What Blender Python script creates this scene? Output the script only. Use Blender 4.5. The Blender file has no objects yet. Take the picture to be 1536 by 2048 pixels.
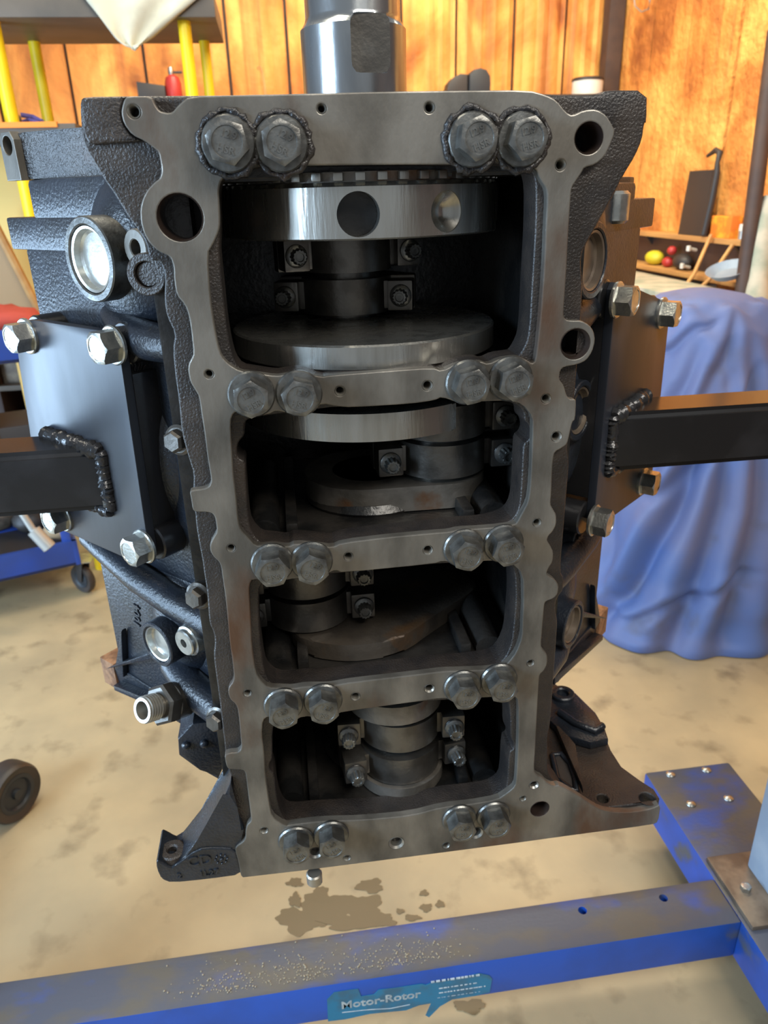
import bpy, bmesh, math, random
from mathutils import Vector, Matrix
random.seed(7)
# ------------------------------------------------------------------ camera
W, H, F = 1536, 2048, 1480.0
ROWS = ((0.99011178, -0.13780879, -0.02621828), (-0.07838191, -0.38847559, -0.91811927), (0.11633975, 0.91109574, -0.39543598))
R_, D_, N_ = (Vector(r) for r in ROWS)
CAM = Vector((-0.0979, -0.7341, 1.50))
C = bpy.context.scene.collection
cd = bpy.data.cameras.new('camera'); cam = bpy.data.objects.new('camera', cd); C.objects.link(cam)
cd.sensor_fit = 'VERTICAL'; cd.sensor_height = 36.0; cd.sensor_width = 27.0; cd.lens = F / H * 36.0
cd.clip_start = 0.01; cd.clip_end = 60
cd.dof.use_dof = True; cd.dof.focus_distance = 0.80; cd.dof.aperture_fstop = 8.0
m = Matrix.Identity(4)
for i in range(3):
    m[i][0] = R_[i]; m[i][1] = -D_[i]; m[i][2] = -N_[i]; m[i][3] = CAM[i]
cam.matrix_world = m
bpy.context.scene.camera = cam
# ------------------------------------------------------------------ light
wd = bpy.data.worlds.new('world'); bpy.context.scene.world = wd; wd.use_nodes = True
wd.node_tree.nodes['Background'].inputs[0].default_value = (0.86, 0.93, 1.0, 1)
wd.node_tree.nodes['Background'].inputs[1].default_value = 0.24
def area(name, loc, target, sx, sy, power, col):
    l = bpy.data.lights.new(name, 'AREA'); l.shape = 'RECTANGLE'; l.size = sx; l.size_y = sy; l.energy = power; l.color = col
    o = bpy.data.objects.new(name, l); C.objects.link(o); o.location = loc
    o.rotation_euler = (Vector(target) - Vector(loc)).to_track_quat('-Z', 'Y').to_euler()
    return o
area('window_daylight', (-2.5, -1.0, 1.85), (-0.3, 0.2, 1.3), 1.0, 0.8, 82, (0.55, 0.76, 1.0))
area('doorway_daylight', (-3.4, 0.45, 0.62), (-0.3, 0.2, 0.9), 2.6, 1.0, 100, (0.52, 0.74, 1.0))
area('ceiling_lamp_over_bench', (0.5, 2.3, 3.3), (0.9, 3.6, 1.2), 2.4, 0.5, 70, (1.0, 0.88, 0.66))
area('ceiling_lamp_over_floor', (-0.5, 0.9, 3.3), (-0.2, 0.9, 0), 2.4, 0.5, 34, (1.0, 0.92, 0.74))
area('ceiling_lamp_front', (0.9, -1.6, 3.2), (0.1, 0, 1.1), 1.8, 0.6, 52, (1.0, 0.95, 0.86))
vs = bpy.context.scene.view_settings
vs.view_transform = 'Standard'; vs.look = 'None'; vs.gamma = 1.0; vs.use_curve_mapping = False; vs.exposure = 0.50
# ------------------------------------------------------------------ photo measurements to world points on known planes
def ray(u, v): return R_ * ((u - W / 2) / F) + D_ * ((v - H / 2) / F) + N_
def PY(u, v, Y=0.0): d = ray(u, v); return CAM + d * ((Y - CAM.y) / d.y)
def PZ(u, v, Z): d = ray(u, v); return CAM + d * ((Z - CAM.z) / d.z)
def PX(u, v, X): d = ray(u, v); return CAM + d * ((X - CAM.x) / d.x)
# ------------------------------------------------------------------ materials
def mat(name, col, rough=0.5, metal=0.0, col2=None, nscale=20, lo=0.4, hi=0.6, bump=0.0, bscale=200, stretch=(1, 1, 1), col3=None, n3=6, lo3=0.6, hi3=0.7, rough2=None, spec=0.5, coat=0.0):
    mt = bpy.data.materials.new(name); mt.use_nodes = True
    nt = mt.node_tree; b = nt.nodes['Principled BSDF']
    b.inputs['Roughness'].default_value = rough; b.inputs['Metallic'].default_value = metal
    b.inputs['Specular IOR Level'].default_value = spec; b.inputs['Coat Weight'].default_value = coat
    b.inputs['Base Color'].default_value = (*col, 1)
    N = nt.nodes.new; L = nt.links.new
    tc = N('ShaderNodeTexCoord'); mp = N('ShaderNodeMapping'); mp.inputs['Scale'].default_value = stretch
    L(tc.outputs['Object'], mp.inputs['Vector'])
    cur = None
    def ns(sc, l, h, det=6):
        n = N('ShaderNodeTexNoise'); n.inputs['Scale'].default_value = sc; n.inputs['Detail'].default_value = det
        L(mp.outputs[0], n.inputs['Vector'])
        r = N('ShaderNodeMapRange'); r.inputs[1].default_value = l; r.inputs[2].default_value = h
        L(n.outputs[0], r.inputs[0]); return r.outputs[0]
    if col2:
        fac = ns(nscale, lo, hi)
        mx = N('ShaderNodeMix'); mx.data_type = 'RGBA'; mx.inputs[6].default_value = (*col, 1); mx.inputs[7].default_value = (*col2, 1)
        L(fac, mx.inputs[0]); cur = mx.outputs[2]
        if rough2 is not None:
            rr = N('ShaderNodeMapRange'); rr.inputs[3].default_value = rough; rr.inputs[4].default_value = rough2
            L(fac, rr.inputs[0]); L(rr.outputs[0], b.inputs['Roughness'])
    if col3:
        fac = ns(n3, lo3, hi3)
        mx = N('ShaderNodeMix'); mx.data_type = 'RGBA'; mx.inputs[7].default_value = (*col3, 1)
        if cur: L(cur, mx.inputs[6])
        else: mx.inputs[6].default_value = (*col, 1)
        L(fac, mx.inputs[0]); cur = mx.outputs[2]
    if cur: L(cur, b.inputs['Base Color'])
    if bump:
        n = N('ShaderNodeTexNoise'); n.inputs['Scale'].default_value = bscale; n.inputs['Detail'].default_value = 3
        L(mp.outputs[0], n.inputs['Vector'])
        bp = N('ShaderNodeBump'); bp.inputs['Strength'].default_value = bump; bp.inputs['Distance'].default_value = 0.002
        L(n.outputs[0], bp.inputs['Height']); L(bp.outputs[0], b.inputs['Normal'])
    return mt
M = {}
M['machined'] = mat('machined_iron', (0.20, 0.185, 0.16), 0.35, 0.5, (0.085, 0.077, 0.065), 17, 0.36, 0.62, 0.14, 260, (1, 1, 0.5), (0.10, 0.055, 0.034), 8, 0.57, 0.68, 0.5)
M['cast'] = mat('oily_cast_iron', (0.030, 0.026, 0.024), 0.33, 0.1, (0.014, 0.014, 0.016), 18, 0.35, 0.65, 0.75, 330, (1, 1, 1), (0.07, 0.028, 0.014), 7, 0.58, 0.72)
M['inner'] = mat('oily_inner_iron', (0.030, 0.027, 0.024), 0.30, 0.2, (0.010, 0.010, 0.010), 20, 0.4, 0.6, 0.35, 150)
M['black_paint'] = mat('black_block_paint', (0.014, 0.018, 0.026), 0.33, 0.0, (0.009, 0.011, 0.015), 20, 0.4, 0.6, 0.45, 260)
M['wing'] = mat('brown_black_casting', (0.034, 0.027, 0.023), 0.40, 0.1, (0.020, 0.017, 0.016), 30, 0.4, 0.6, 0.6, 420)
M['plate'] = mat('black_plate_paint', (0.020, 0.024, 0.034), 0.34, 0.0, (0.012, 0.013, 0.016), 9, 0.4, 0.65, 0.06, 60, (1, 1, 0.3), rough2=0.42)
M['tube'] = mat('black_tube_paint', (0.012, 0.012, 0.013), 0.20, 0.0, (0.02, 0.02, 0.022), 12, 0.5, 0.7, 0.03, 60)
M['weld'] = mat('weld_bead', (0.03, 0.03, 0.032), 0.22, 0.3, None, bump=0.8, bscale=120)
M['zinc'] = mat('zinc_plate', (0.52, 0.52, 0.48), 0.26, 0.9, (0.36, 0.37, 0.35), 60, 0.4, 0.6, 0.15, 300)
M['zinc_dull'] = mat('bare_cut_steel', (0.34, 0.32, 0.28), 0.35, 0.8)
M['bolt'] = mat('dark_steel_bolt', (0.17, 0.17, 0.16), 0.34, 0.75, (0.09, 0.088, 0.082), 60, 0.4, 0.6, 0.2, 250)
M['steel'] = mat('ground_steel', (0.50, 0.49, 0.45), 0.22, 0.95, (0.33, 0.32, 0.29), 60, 0.35, 0.65, 0.12, 300, (1, 1, 0.12), rough2=0.36)
M['snout'] = mat('polished_snout_steel', (0.42, 0.44, 0.45), 0.16, 0.95, (0.22, 0.23, 0.24), 30, 0.45, 0.7, 0.06, 120, (1, 1, 0.3), rough2=0.3)
M['rod'] = mat('oily_rod_steel', (0.15, 0.14, 0.125), 0.34, 0.8, (0.09, 0.082, 0.072), 25, 0.4, 0.6, 0.15, 200)
M['crank_cast'] = mat('rusty_crank_iron', (0.20, 0.18, 0.155), 0.36, 0.5, (0.11, 0.10, 0.085), 20, 0.4, 0.6, 0.3, 150, (1, 1, 1), (0.15, 0.07, 0.03), 14, 0.58, 0.68)
M['crank_dark'] = mat('dark_oily_crank_iron', (0.085, 0.07, 0.055), 0.34, 0.3, (0.045, 0.038, 0.032), 20, 0.4, 0.6, 0.3, 150, (1, 1, 1), (0.12, 0.065, 0.03), 14, 0.56, 0.68)
M['galv'] = mat('core_plug_steel', (0.62, 0.62, 0.58), 0.28, 0.85, (0.42, 0.42, 0.38), 40, 0.4, 0.7, 0.1, 200)
M['rust'] = mat('rusty_iron', (0.16, 0.075, 0.035), 0.8, 0.0, (0.30, 0.15, 0.07), 60, 0.4, 0.6, 0.6, 200)
M['blue'] = mat('blue_stand_paint', (0.012, 0.085, 0.46), 0.40, 0.0, (0.014, 0.055, 0.24), 5, 0.42, 0.7, 0.08, 80, (1, 1, 1), (0.07, 0.08, 0.10), 10, 0.60, 0.70)
M['blue_worn'] = mat('worn_greasy_blue_paint', (0.060, 0.068, 0.095), 0.42, 0.0, (0.025, 0.065, 0.28), 9, 0.52, 0.66, 0.2, 120, (0.6, 1, 1), (0.085, 0.078, 0.068), 12, 0.48, 0.62)
M['blue_cart'] = mat('cart_blue_paint', (0.015, 0.055, 0.30), 0.4, 0.0, (0.02, 0.05, 0.22), 5, 0.4, 0.6)
M['grit'] = mat('spilled_grit', (0.34, 0.29, 0.20), 0.7)
M['bare'] = mat('brown_bare_steel', (0.20, 0.16, 0.12), 0.4, 0.5, (0.11, 0.085, 0.065), 18, 0.4, 0.6, 0.2, 90)
M['pale_blue'] = mat('faded_blue_grey_paint', (0.22, 0.29, 0.38), 0.5, 0.1, (0.30, 0.36, 0.43), 9, 0.4, 0.6, 0.2, 60)
M['rubber'] = mat('black_rubber', (0.045, 0.032, 0.026), 0.5, 0.0, (0.03, 0.024, 0.02), 20, 0.4, 0.6)
M['hub'] = mat('dark_wheel_hub', (0.022, 0.026, 0.032), 0.5)
M['concrete'] = mat('concrete', (0.455, 0.355, 0.205), 0.5, 0.0, (0.33, 0.265, 0.16), 3.2, 0.35, 0.65, 0.10, 90, (1, 1, 1), (0.19, 0.145, 0.082), 9, 0.55, 0.78)
M['sticker'] = mat('torn_blue_sticker', (0.010, 0.17, 0.32), 0.35, 0.0, (0.03, 0.12, 0.20), 30, 0.45, 0.65)
M['sticker_dark'] = mat('dirty_sticker_edge', (0.02, 0.075, 0.12), 0.5)
M['lettering'] = mat('pale_sticker_lettering', (0.42, 0.48, 0.50), 0.5, 0.0, (0.26, 0.32, 0.36), 90, 0.4, 0.6)
M['oil'] = mat('oil_stain', (0.135, 0.095, 0.042), 0.38)
M['yellow'] = mat('yellow_post_paint', (0.95, 0.68, 0.01), 0.4, 0.0, (0.80, 0.52, 0.01), 6, 0.4, 0.7)
M['yellow_board'] = mat('yellow_board', (0.95, 0.66, 0.20), 0.6, 0.0, (0.88, 0.58, 0.17), 3, 0.4, 0.6)
M['rack'] = mat('grey_brown_rack_steel', (0.13, 0.105, 0.08), 0.5, 0.1, (0.09, 0.075, 0.06), 5, 0.4, 0.6)
M['orange'] = mat('orange_shelf_edge', (0.85, 0.27, 0.03), 0.5)
M['cloth_cream'] = mat('cream_cloth', (0.60, 0.56, 0.42), 0.85, 0.0, (0.48, 0.44, 0.33), 8, 0.4, 0.6, 0.2, 90)
M['tarp'] = mat('blue_tarp_cloth', (0.085, 0.145, 0.36), 0.60, 0.0, (0.13, 0.16, 0.32), 3.0, 0.42, 0.62, 0.15, 60, (1, 1, 1), (0.10, 0.105, 0.15), 5, 0.58, 0.75)
M['wood'] = mat('pale_wood_board', (0.62, 0.34, 0.11), 0.6, 0.0, (0.48, 0.24, 0.08), 12, 0.4, 0.6, stretch=(1, .2, 1))
M['dark'] = mat('dark_metal', (0.035, 0.030, 0.028), 0.5)
M['darkbrown'] = mat('dark_brown_post', (0.075, 0.042, 0.030), 0.6, 0.0, (0.05, 0.03, 0.025), 8, 0.4, 0.6)
M['red'] = mat('red_paint', (0.45, 0.035, 0.03), 0.4)
M['redcloth'] = mat('red_cloth', (0.42, 0.06, 0.04), 0.8, bump=0.3, bscale=30)
M['white'] = mat('off_white', (0.7, 0.68, 0.6), 0.5)
M['yellowgreen'] = mat('yellow_green_plastic', (0.65, 0.55, 0.03), 0.5)
M['orangepack'] = mat('orange_pack_print', (0.80, 0.22, 0.03), 0.5, 0.0, (0.85, 0.45, 0.04), 14, 0.45, 0.6)
M['purple'] = mat('violet_handle', (0.13, 0.11, 0.36), 0.5)
M['greenish'] = mat('grey_green_rag', (0.30, 0.33, 0.25), 0.8, 0.0, (0.52, 0.47, 0.36), 9, 0.4, 0.6)
M['card'] = mat('cardboard', (0.46, 0.31, 0.17), 0.8)
M['steelgrey'] = mat('galvanised_handle', (0.45, 0.46, 0.44), 0.4, 0.6)
M['coppery'] = mat('oily_sleeve', (0.10, 0.07, 0.055), 0.25, 0.7, (0.06, 0.04, 0.035), 15, 0.4, 0.6)
def wall_mat(name, zst, nsc, fl, fh, bump):
    mt = bpy.data.materials.new(name); mt.use_nodes = True; nt = mt.node_tree; b = nt.nodes['Principled BSDF']
    N = nt.nodes.new; L = nt.links.new
    tc = N('ShaderNodeTexCoord'); mp = N('ShaderNodeMapping'); mp.inputs['Scale'].default_value = (1, 1, zst); L(tc.outputs['Object'], mp.inputs[0])
    n = N('ShaderNodeTexNoise'); n.inputs['Scale'].default_value = nsc; n.inputs['Detail'].default_value = 9; n.inputs['Distortion'].default_value = 0.6; L(mp.outputs[0], n.inputs[0])
    cr = N('ShaderNodeValToRGB'); e = cr.color_ramp.elements
    e[0].position = 0.30; e[0].color = (0.30, 0.085, 0.016, 1); e[1].position = 0.64; e[1].color = (0.92, 0.46, 0.11, 1)
    x = e.new(0.46); x.color = (0.66, 0.24, 0.045, 1)
    L(n.outputs[0], cr.inputs[0])
    mp2 = N('ShaderNodeMapping'); mp2.inputs['Scale'].default_value = (1, 1, 0.05); L(tc.outputs['Object'], mp2.inputs[0])
    n2 = N('ShaderNodeTexNoise'); n2.inputs['Scale'].default_value = 14; n2.inputs['Detail'].default_value = 4; L(mp2.outputs[0], n2.inputs[0])
    r = N('ShaderNodeMapRange'); r.inputs[1].default_value = fl; r.inputs[2].default_value = fh; L(n2.outputs[0], r.inputs[0])
    mx = N('ShaderNodeMix'); mx.data_type = 'RGBA'; mx.inputs[7].default_value = (0.36, 0.12, 0.03, 1); L(r.outputs[0], mx.inputs[0]); L(cr.outputs[0], mx.inputs[6])
    L(mx.outputs[2], b.inputs['Base Color']); b.inputs['Roughness'].default_value = 0.7
    n3 = N('ShaderNodeTexNoise'); n3.inputs['Scale'].default_value = 26; n3.inputs['Detail'].default_value = 5; L(tc.outputs['Object'], n3.inputs[0])
    bp = N('ShaderNodeBump'); bp.inputs['Strength'].default_value = bump; bp.inputs['Distance'].default_value = 0.03; L(n3.outputs[0], bp.inputs['Height']); L(bp.outputs[0], b.inputs['Normal'])
    return mt
M['wall'] = wall_mat('amber_wall_panel', 0.7, 3.4, 0.50, 0.74, 0.25)
M['wall_foam'] = wall_mat('amber_foam_panel', 0.9, 3.0, 0.60, 0.85, 0.55)
# ------------------------------------------------------------------ mesh helpers
def tag(o, label=None, cat=None, group=None, kind=None):
    if label: o['label'] = label
    if cat: o['category'] = cat
    if group: o['group'] = group
    if kind: o['kind'] = kind
    return o
def thing(name, loc, label, cat, group=None):
    o = bpy.data.objects.new(name, None); C.objects.link(o); o.location = loc; o.empty_display_size = 0.05
    return tag(o, label, cat, group)
def link(o, parent=None):
    C.objects.link(o)
    if parent is not None:
        o.parent = parent; o.matrix_parent_inverse = Matrix.Translation(-world_loc(parent))
    return o
def world_loc(o):
    v = Vector((0, 0, 0))
    # builders keep every empty unrotated until its parts are in place, so its position is its only transform
    return Vector(o.location) if o.parent is None else (o.matrix_parent_inverse @ Vector(o.location)) + world_loc(o.parent)
def finish(bm, name, material, parent=None, smooth=True, angle=32, kind=None):
    me = bpy.data.meshes.new(name)
    bmesh.ops.recalc_face_normals(bm, faces=bm.faces[:])
    bm.to_mesh(me); bm.free()
    ms = material if isinstance(material, (list, tuple)) else [material]
    for x in ms: me.materials.append(x)
    if smooth:
        me.shade_smooth(); me.set_sharp_from_angle(angle=math.radians(angle))
    o = bpy.data.objects.new(name, me); link(o, parent)
    if kind: o['kind'] = kind
    return o
def nb(): return bmesh.new()
def frame(z, x=None):
    z = Vector(z).normalized()
    x = Vector(x) if x is not None else (Vector((0, 0, 1)) if abs(z.z) < 0.9 else Vector((1, 0, 0)))
    x = (x - z * x.dot(z)).normalized(); y = z.cross(x)
    return Matrix(((x.x, y.x, z.x), (x.y, y.y, z.y), (x.z, y.z, z.z)))
def box(bm, c, s, rot=None, bev=0.0):
    hx, hy, hz = s[0] / 2, s[1] / 2, s[2] / 2
    g = bmesh.ops.create_cube(bm, size=1.0); v = g['verts']
    for q in v: q.co = Vector((q.co.x * s[0], q.co.y * s[1], q.co.z * s[2]))
    if bev > 0:
        es = list({e for q in v for e in q.link_edges})
        r = bmesh.ops.bevel(bm, geom=es, offset=bev, segments=2, affect='EDGES', profile=0.7)
        v = list({q for f in r['faces'] for q in f.verts} | {q for q in v if q.is_valid})
    for q in v:
        q.co = (rot @ q.co if rot is not None else q.co) + Vector(c)
def box2(bm, a, b, bev=0.0):
    a = Vector(a); b = Vector(b); box(bm, (a + b) / 2, [abs(x) for x in (b - a)], None, bev)
def lathe(bm, prof, origin, axis, seg=24, x=None, a0=0.0, a1=2 * math.pi, close=True):
    """prof: (radius, height) pairs revolved about axis at origin"""
    R = frame(axis, x); o = Vector(origin); full = abs(a1 - a0 - 2 * math.pi) < 1e-6
    n = seg if full else seg + 1; rings = []
    for r, h in prof:
        if r < 1e-7: rings.append([bm.verts.new(o + R @ Vector((0, 0, h)))]); continue
        rings.append([bm.verts.new(o + R @ Vector((r * math.cos(a0 + (a1 - a0) * k / seg), r * math.sin(a0 + (a1 - a0) * k / seg), h))) for k in range(n)])
    for A, B in zip(rings, rings[1:]):
        for k in range(seg):
            k2 = (k + 1) % n
            if len(A) == 1 and len(B) == 1: continue
            if len(A) == 1: bm.faces.new((A[0], B[k], B[k2]))
            elif len(B) == 1: bm.faces.new((A[k], B[0], A[k2]))
            else: bm.faces.new((A[k], B[k], B[k2], A[k2]))
    if full and close:
        for ring in (rings[0], rings[-1]):
            if len(ring) > 2 and (rings[0] is not rings[-1]):
                try: bm.faces.new(ring)
                except ValueError: pass
    if not full:
        for k in (0, n - 1):
            vs_ = [rg[0] if len(rg) == 1 else rg[k] for rg in rings]
            try: bm.faces.new(vs_)
            except ValueError: pass
def ringtube(bm, ro, ri, h0, h1, origin, axis, seg=32, bev=0.001, a0=0.0, a1=2 * math.pi, x=None):
    p = [(ri, h0), (ro - bev, h0), (ro, h0 + bev), (ro, h1 - bev), (ro - bev, h1), (ri + bev, h1), (ri, h1 - bev), (ri, h0)]
    lathe(bm, p, origin, axis, seg, x, a0, a1, close=False)
def cyl(bm, p0, p1, r, seg=20, bev=0.0, r1=None):
    p0 = Vector(p0); p1 = Vector(p1); h = (p1 - p0).length; r1 = r if r1 is None else r1
    if bev: prof = [(0, 0), (r - bev, 0), (r, bev), (r1, h - bev), (r1 - bev, h), (0, h)]
    else: prof = [(0, 0), (r, 0), (r1, h), (0, h)]
    lathe(bm, prof, p0, p1 - p0, seg)
def tube(bm, pts, r, seg=10, closed=False):
    pts = [Vector(p) for p in pts]; rings = []
    rs = r if isinstance(r, (list, tuple)) else [r] * len(pts)
    prevx = None
    for i, p in enumerate(pts):
        d = (pts[min(i + 1, len(pts) - 1)] - pts[max(i - 1, 0)])
        Fm = frame(d, prevx); prevx = Fm.col[0]
        rings.append([bm.verts.new(p + Fm @ Vector((rs[i] * math.cos(2 * math.pi * k / seg), rs[i] * math.sin(2 * math.pi * k / seg), 0))) for k in range(seg)])
    for A, B in zip(rings, rings[1:]):
        for k in range(seg): bm.faces.new((A[k], B[k], B[(k + 1) % seg], A[(k + 1) % seg]))
    bm.faces.new(rings[0]); bm.faces.new(rings[-1])
def prism(bm, pts, d, bev=0.0):
    """closed polygon of 3-D points swept by vector d"""
    d = Vector(d); A = [bm.verts.new(Vector(p)) for p in pts]; B = [bm.verts.new(Vector(p) + d) for p in pts]
    f0 = bm.faces.new(A); f1 = bm.faces.new(B[::-1]); n = len(pts)
    for k in range(n): bm.faces.new((A[k], B[k], B[(k + 1) % n], A[(k + 1) % n]))
    if bev:
        es = list({e for f in (f0, f1) for e in f.edges})
        bmesh.ops.bevel(bm, geom=es, offset=bev, segments=2, affect='EDGES', profile=0.6)
def ball(bm, c, r, sc=(1, 1, 1), rot=None, u=20, v=12):
    g = bmesh.ops.create_uvsphere(bm, u_segments=u, v_segments=v, radius=r)
    for q in g['verts']:
        w = Vector((q.co.x * sc[0], q.co.y * sc[1], q.co.z * sc[2])); q.co = (rot @ w if rot is not None else w) + Vector(c)
def chaikin(p, n=1, w=0.22):
    for _ in range(n):
        o = []
        for i in range(len(p)):
            a = p[i]; b = p[(i + 1) % len(p)]
            o += [(a[0] * (1 - w) + b[0] * w, a[1] * (1 - w) + b[1] * w), (a[0] * w + b[0] * (1 - w), a[1] * w + b[1] * (1 - w))]
        p = o
    return p
def circ(c, r, n=28, sx=1.0): return [(c[0] + r * sx * math.cos(2 * math.pi * k / n), c[1] + r * math.sin(2 * math.pi * k / n)) for k in range(n)]
def curve_plate(name, outer, holes, y0, y1, material, parent, bev=0.0012, res=1, plane='XZ', z0=0.0):
    """flat plate between two parallel planes cut by a filled outline with holes; outline in metres on that plane"""
    cu = bpy.data.curves.new(name, 'CURVE'); cu.dimensions = '2D'; cu.fill_mode = 'BOTH'
    for loop in [outer] + holes:
        s = cu.splines.new('POLY'); s.points.add(len(loop) - 1)
        for i, (a, b) in enumerate(loop): s.points[i].co = (a, b, 0, 1)
        s.use_cyclic_u = True
    cu.extrude = abs(y1 - y0) / 2 - bev; cu.bevel_depth = bev; cu.bevel_resolution = res; cu.offset = -bev
    tmp = bpy.data.objects.new(name, cu); C.objects.link(tmp)
    bpy.context.view_layer.update()
    me = bpy.data.meshes.new_from_object(tmp.evaluated_get(bpy.context.evaluated_depsgraph_get()))
    bpy.data.objects.remove(tmp); bpy.data.curves.remove(cu)
    mid = (y0 + y1) / 2
    if plane == 'XZ': T = Matrix(((1, 0, 0, 0), (0, 0, -1, mid), (0, 1, 0, 0), (0, 0, 0, 1)))
    else: T = Matrix.Translation((0, 0, mid))
    me.transform(T); me.name = name
    me.materials.clear(); me.materials.append(material)
    bm = nb(); bm.from_mesh(me); bmesh.ops.remove_doubles(bm, verts=bm.verts[:], dist=1e-6); bm.to_mesh(me); bm.free()
    me.shade_smooth(); me.set_sharp_from_angle(angle=math.radians(17))
    o = bpy.data.objects.new(name, me); link(o, parent); return o
def px(lst, Y=0.0): return [(PY(u, v, Y).x, PY(u, v, Y).z) for u, v in lst]
def text_mesh(name, s, size, ext, material, parent, T, spacing=1.0, bold=0.0):
    cu = bpy.data.curves.new(name, 'FONT'); cu.body = s; cu.size = size; cu.extrude = ext; cu.align_x = 'CENTER'; cu.align_y = 'CENTER'; cu.space_character = spacing; cu.offset = bold
    cu.resolution_u = 3
    tmp = bpy.data.objects.new(name, cu); C.objects.link(tmp); bpy.context.view_layer.update()
    me = bpy.data.meshes.new_from_object(tmp.evaluated_get(bpy.context.evaluated_depsgraph_get()))
    bpy.data.objects.remove(tmp); bpy.data.curves.remove(cu)
    me.transform(T); me.materials.clear(); me.materials.append(material); me.name = name
    o = bpy.data.objects.new(name, me); link(o, parent); return o
def mtx(R, loc): return Matrix.Translation(Vector(loc)) @ R.to_4x4()
def boolean(o, cutter):
    md = o.modifiers.new('b', 'BOOLEAN'); md.operation = 'DIFFERENCE'; md.object = cutter; md.solver = 'EXACT'
    bpy.context.view_layer.update()
    me = bpy.data.meshes.new_from_object(o.evaluated_get(bpy.context.evaluated_depsgraph_get()))
    o.modifiers.clear(); o.data = me; bpy.data.objects.remove(cutter)
    me.shade_smooth(); me.set_sharp_from_angle(angle=math.radians(32))
def copy_tree(o, parent=None):
    c = o.copy(); C.objects.link(c)
    if parent is not None: c.parent = parent
    for ch in list(o.children): copy_tree(ch, c)
    return c
# ------------------------------------------------------------------ room
YB, XR, XL, YF = 4.0, 1.93, -3.6, -3.2
bm = nb()
box2(bm, (XL - 0.1, YF, -0.08), (XR + 0.1, YB + 0.1, 0))
tag(finish(bm, 'floor', M['concrete'], smooth=False), kind='structure')
wb = tag(bpy.data.objects.new('wall_back', None), kind='structure'); C.objects.link(wb); wb.location = (0, YB, 0)
bm = nb(); box2(bm, (XL, YB + 0.03, 0), (XR + 0.1, YB + 0.12, 3.4)); finish(bm, 'backing', M['darkbrown'], wb, smooth=False)
wr = tag(bpy.data.objects.new('wall_right', None), kind='structure'); C.objects.link(wr); wr.location = (XR, 1.0, 0)
bm = nb(); box2(bm, (XR + 0.03, YF, 0), (XR + 0.12, YB + 0.12, 3.4)); finish(bm, 'backing', M['darkbrown'], wr, smooth=False)
def wall_panel(a, b, nrm, parent, z1=3.4, wob=0.006, m_='wall'):
    """one amber insulation panel with soft vertical ribs, between horizontal points a and b"""
    bm = nb(); a = Vector(a); b = Vector(b); nrm = Vector(nrm); n = 12
    rows = []
    for j in range(2):
        z = j * z1
        rows.append([bm.verts.new(Vector((*(a.lerp(b, i / n)).xy, z)) + nrm * (0.012 * math.sin(math.pi * i / n) + wob * math.sin(i * 2.1 + a.x * 9 + a.y * 5))) for i in range(n + 1)])
    back = [[bm.verts.new(Vector((*(a if k == 0 else b).xy, z)) - nrm * 0.02) for k in (0, 1)] for z in (0, z1)]
    for i in range(n): bm.faces.new((rows[0][i], rows[0][i + 1], rows[1][i + 1], rows[1][i]))
    bm.faces.new((back[0][0], rows[0][0], rows[1][0], back[1][0])); bm.faces.new((rows[0][-1], back[0][1], back[1][1], rows[1][-1]))
    return finish(bm, 'panel', M[m_], parent)
xs = [XL + 0.02]
seams = [PY(u, 100, YB).x for u in (455, 575, 912, 1027)]
x = -3.55
edges = [-3.55, -3.1, -2.7, -2.3, -1.9, -1.5, -1.12, -0.72, seams[0], seams[1], 0.30, 0.68, seams[2], seams[3], 1.62, 1.90]
for a, b in zip(edges, edges[1:]): wall_panel((a + 0.008, YB, 0), (b - 0.008, YB, 0), (0, -1, 0), wb)
ys = [3.94, 3.55, 3.15, 2.72, 2.30, 1.9, 1.5, 1.1, 0.7, 0.3]
for a, b in zip(ys, ys[1:]): wall_panel((XR, a - 0.008, 0), (XR, b + 0.008, 0), (-1, 0, 0), wr, wob=0.004, m_='wall_foam')
bm = nb(); p = PY(1222, 100, 3.93); box2(bm, (p.x - 0.045, 3.88, 0), (p.x + 0.045, 3.97, 3.4), 0.004)
tag(finish(bm, 'trim_1', M['darkbrown']), kind='structure')
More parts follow.
